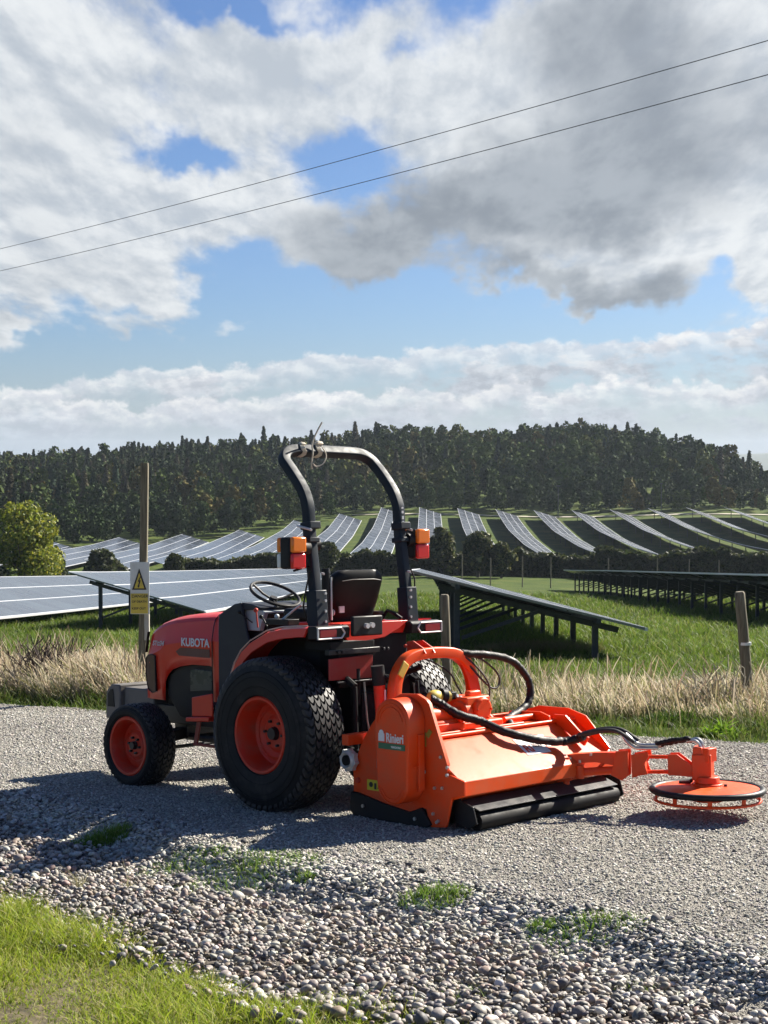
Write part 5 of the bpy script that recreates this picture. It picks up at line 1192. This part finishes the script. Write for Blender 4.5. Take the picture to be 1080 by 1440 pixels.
CX = A * q; CY = Ep * q * 3.0          # cloud coordinates, finer towards the horizon
N1 = noise(vec(CX, CY), 3.3, 10, .56, .1); N2 = noise(vec(CX, CY, 3.3), 9., 9, .6, .15); N0 = noise(vec(CX, CY, 7.7), 1.1, 4, .5)
NL = noise(vec(CX + .05, CY + .08), 3.3, 10, .56, .1)
NM = noise(vec(CX + .02, CY + .03, 3.3), 9., 9, .6, .15)
W1 = (noise(vec(A, E, 1.), 9., 5, .6) - .5) * .12; W2 = (noise(vec(A, E, 5.), 9., 5, .6) - .5) * .12
Aw = A + W1; Ew = E + W2
def blob(px, py, rx, ry, amp):
    a = math.atan((px - 540) / 2160); e = math.atan((640 - py) / 2160)
    u = (Aw - a) * (2160. / rx); v = (Ew - e) * (2160. / ry); return X.m('EXPONENT', (u * u + v * v) * -1.) * amp
def total(L):
    r = blob(*L[0])
    for l in L[1:]: r = r + blob(*l)
    return r
white = total([(60, 80, 300, 210, 1.0), (470, 90, 240, 110, .75), (630, 185, 120, 75, .85), (120, 330, 230, 110, .95), (370, 250, 110, 85, .6), (1050, 260, 130, 110, .95),
               (225, 415, 60, 25, .6), (335, 460, 60, 18, .55), (640, 445, 90, 22, .65), (1000, 90, 260, 160, .9), (880, 360, 190, 40, .8), (1075, 400, 40, 40, .7), (50, 470, 70, 18, .4),
               (300, 560, 420, 40, .15), (1040, 480, 130, 36, .5), (-200, 300, 200, 300, .9), (1300, 250, 200, 250, .8),
               (330, 25, 75, 30, -.75), (272, 215, 75, 26, -.75), (480, 235, 60, 40, -.35), (480, 430, 170, 38, -.55), (330, 360, 60, 30, -.3), (1010, 410, 80, 30, -.4), (560, 470, 260, 16, -.35), (820, 450, 60, 16, -.3), (400, 30, 50, 25, -.3), (560, 100, 60, 22, -.35), (150, 250, 40, 20, -.3), (460, 190, 50, 25, -.3), (690, 20, 50, 40, -.2)])
dark = total([(860, 40, 110, 110, .95), (900, 210, 190, 110, .9), (700, 300, 200, 85, 1.0), (500, 350, 130, 65, .85), (760, 400, 190, 22, .65), (1060, 110, 110, 80, .25), (900, 425, 75, 36, .75), (120, 400, 170, 60, .42), (20, 250, 120, 120, .35),
              (40, 465, 50, 22, .55), (205, 465, 50, 18, .5), (560, 20, 160, 60, .2), (300, 575, 400, 30, .22), (800, 570, 400, 26, .25), (620, 180, 90, 60, -.5), (900, 355, 120, 22, -.3)])
dens = smooth(white + dark * .9 + (N1 - .5) * 1.6 + (N2 - .5) * .8, .46, 1.0)
core = smooth(dark + (N1 - .5) * .9 + (N2 - .5) * .35, .12, 1.15)
lit = smooth((N1 - NL) * 2.2 + (N2 - NM) * 1.6 + (N0 - .5) * .6, -.45, .50)
def rgb(c): 
    n = nt.nodes.new('ShaderNodeRGB'); n.outputs[0].default_value = (*c, 1); return n.outputs[0]
def mixc(f, a, b):
    n = nt.nodes.new('ShaderNodeMix'); n.data_type = 'RGBA'; nt.links.new(f.o, n.inputs[0]); nt.links.new(a, n.inputs[6]); nt.links.new(b, n.inputs[7]); return n.outputs[2]
sky = nt.nodes.new('ShaderNodeTexSky'); sky.sky_type = 'NISHITA'; sky.sun_disc = False; sky.sun_elevation = R(SUN_EL); sky.sun_rotation = R(90 - SUN_AZ)
sky.air_density = 1.; sky.dust_density = .7; sky.ozone_density = 1.6
CL = 1.
base = mixc(lit, rgb((3.9, 4.3, 4.75)), rgb((6.35, 6.55, 6.65)))
cl = mixc(core, base, mixc(lit, rgb((2.2, 2.45, 2.75)), rgb((3.2, 3.5, 3.8))))
tint = nt.nodes.new('ShaderNodeMix'); tint.data_type = 'RGBA'; tint.blend_type = 'MULTIPLY'; tint.inputs[0].default_value = 1.; nt.links.new(sky.outputs[0], tint.inputs[6]); tint.inputs[7].default_value = (.46, .58, .80, 1)
skyc = mixc(dens * .96, tint.outputs[2], cl)
hz = smooth(E, .10, -.01)
skyc = mixc(hz * .45, skyc, rgb((3.8, 4.4, 5.2)))
# low cumulus banks with crisp lumpy tops
def bank(skyc, px_y, rise, s1, s2, seed, grey, cover):
    t1 = noise(vec(A, seed), s1, 3, .5); t2 = noise(vec(A, E * 1.2, seed + 2.), s2, 6, .6)
    top = (640 - px_y) / 2160. + X.m('MAXIMUM', A, -.3) * rise + (t1 - .5) * .055 + (t2 - .5) * .030
    dd = top - E
    holes = smooth(noise(vec(A, E * 2.2, seed + 5.), 14., 6, .6), cover, cover + .16)
    body = smooth(dd, .0, .0045) * smooth(E, -.004, .022) * X.m('MAXIMUM', holes, smooth(dd, .028, .004) * .75)
    tex = smooth(noise(vec(A + .0, E * 1.7, seed + 9.), 42., 8, .62) - noise(vec(A + .004, E * 1.7 + .006, seed + 9.), 42., 8, .62), -.10, .10)
    shade = X.m('MULTIPLY', smooth(dd, .002, .024), .85)
    c = mixc(shade, mixc(tex, rgb((5.2, 5.4, 5.8)), rgb((7.0, 7.0, 6.95))), mixc(tex, rgb(grey), rgb(tuple(g * 1.28 for g in grey))))
    return mixc(body * .93, skyc, c)
skyc = bank(skyc, 497, .075, 11., 44., 2., (3.1, 3.4, 3.85), .44)
skyc = bank(skyc, 548, .03, 16., 60., 21., (3.3, 3.7, 4.2), .46)
skyc = mixc(smooth(E, .030, -.008) * .6, skyc, rgb((3.7, 4.3, 5.1)))
bg = nt.nodes['Background']; nt.links.new(skyc, bg.inputs['Color']); bg.inputs['Strength'].default_value = .05

sl = bpy.data.lights.new('sun', 'SUN'); sl.energy = 5.0; sl.angle = R(.53); sl.color = (1, .93, .81)
so = bpy.data.objects.new('sun', sl); C.objects.link(so)
sd = Vector((math.cos(R(SUN_AZ)) * math.cos(R(SUN_EL)), math.sin(R(SUN_AZ)) * math.cos(R(SUN_EL)), math.sin(R(SUN_EL))))
so.rotation_euler = sd.to_track_quat('Z', 'Y').to_euler(); so.location = (10, 10, 20)

HAZE = True
if HAZE:
    hb = M().box((0, 1300, -15), (4600, 2900, 86)); ho = hb.build('haze', BLK, smooth=False); ho.data.materials.clear()
    hm = bpy.data.materials.new('haze_air'); hm.use_nodes = True; hn = hm.node_tree; hn.nodes.remove(hn.nodes['Principled BSDF'])
    pv = hn.nodes.new('ShaderNodeVolumePrincipled'); pv.inputs['Color'].default_value = (.75, .86, 1., 1); pv.inputs['Density'].default_value = .0001; pv.inputs['Anisotropy'].default_value = .2
    hn.links.new(pv.outputs[0], hn.nodes['Material Output'].inputs['Volume']); ho.data.materials.append(hm); tag(ho, kind='stuff')

cd = bpy.data.cameras.new('camera'); co_ = bpy.data.objects.new('camera', cd); C.objects.link(co_)
cd.sensor_fit = 'HORIZONTAL'; cd.sensor_width = 36; cd.lens = 72; cd.clip_end = 6000; cd.clip_start = .1
co_.location = (0, 0, CAMZ); co_.rotation_euler = (R(90) - PT, 0, 0)
sc = bpy.context.scene; sc.camera = co_
sc.view_settings.view_transform = 'Standard'; sc.view_settings.look = 'None'; sc.view_settings.exposure = 1.45; sc.view_settings.gamma = 1
sc.render.resolution_x = 768; sc.render.resolution_y = 1024
sc.cycles.max_bounces = 6; sc.cycles.volume_bounces = 0; sc.cycles.transparent_max_bounces = 8
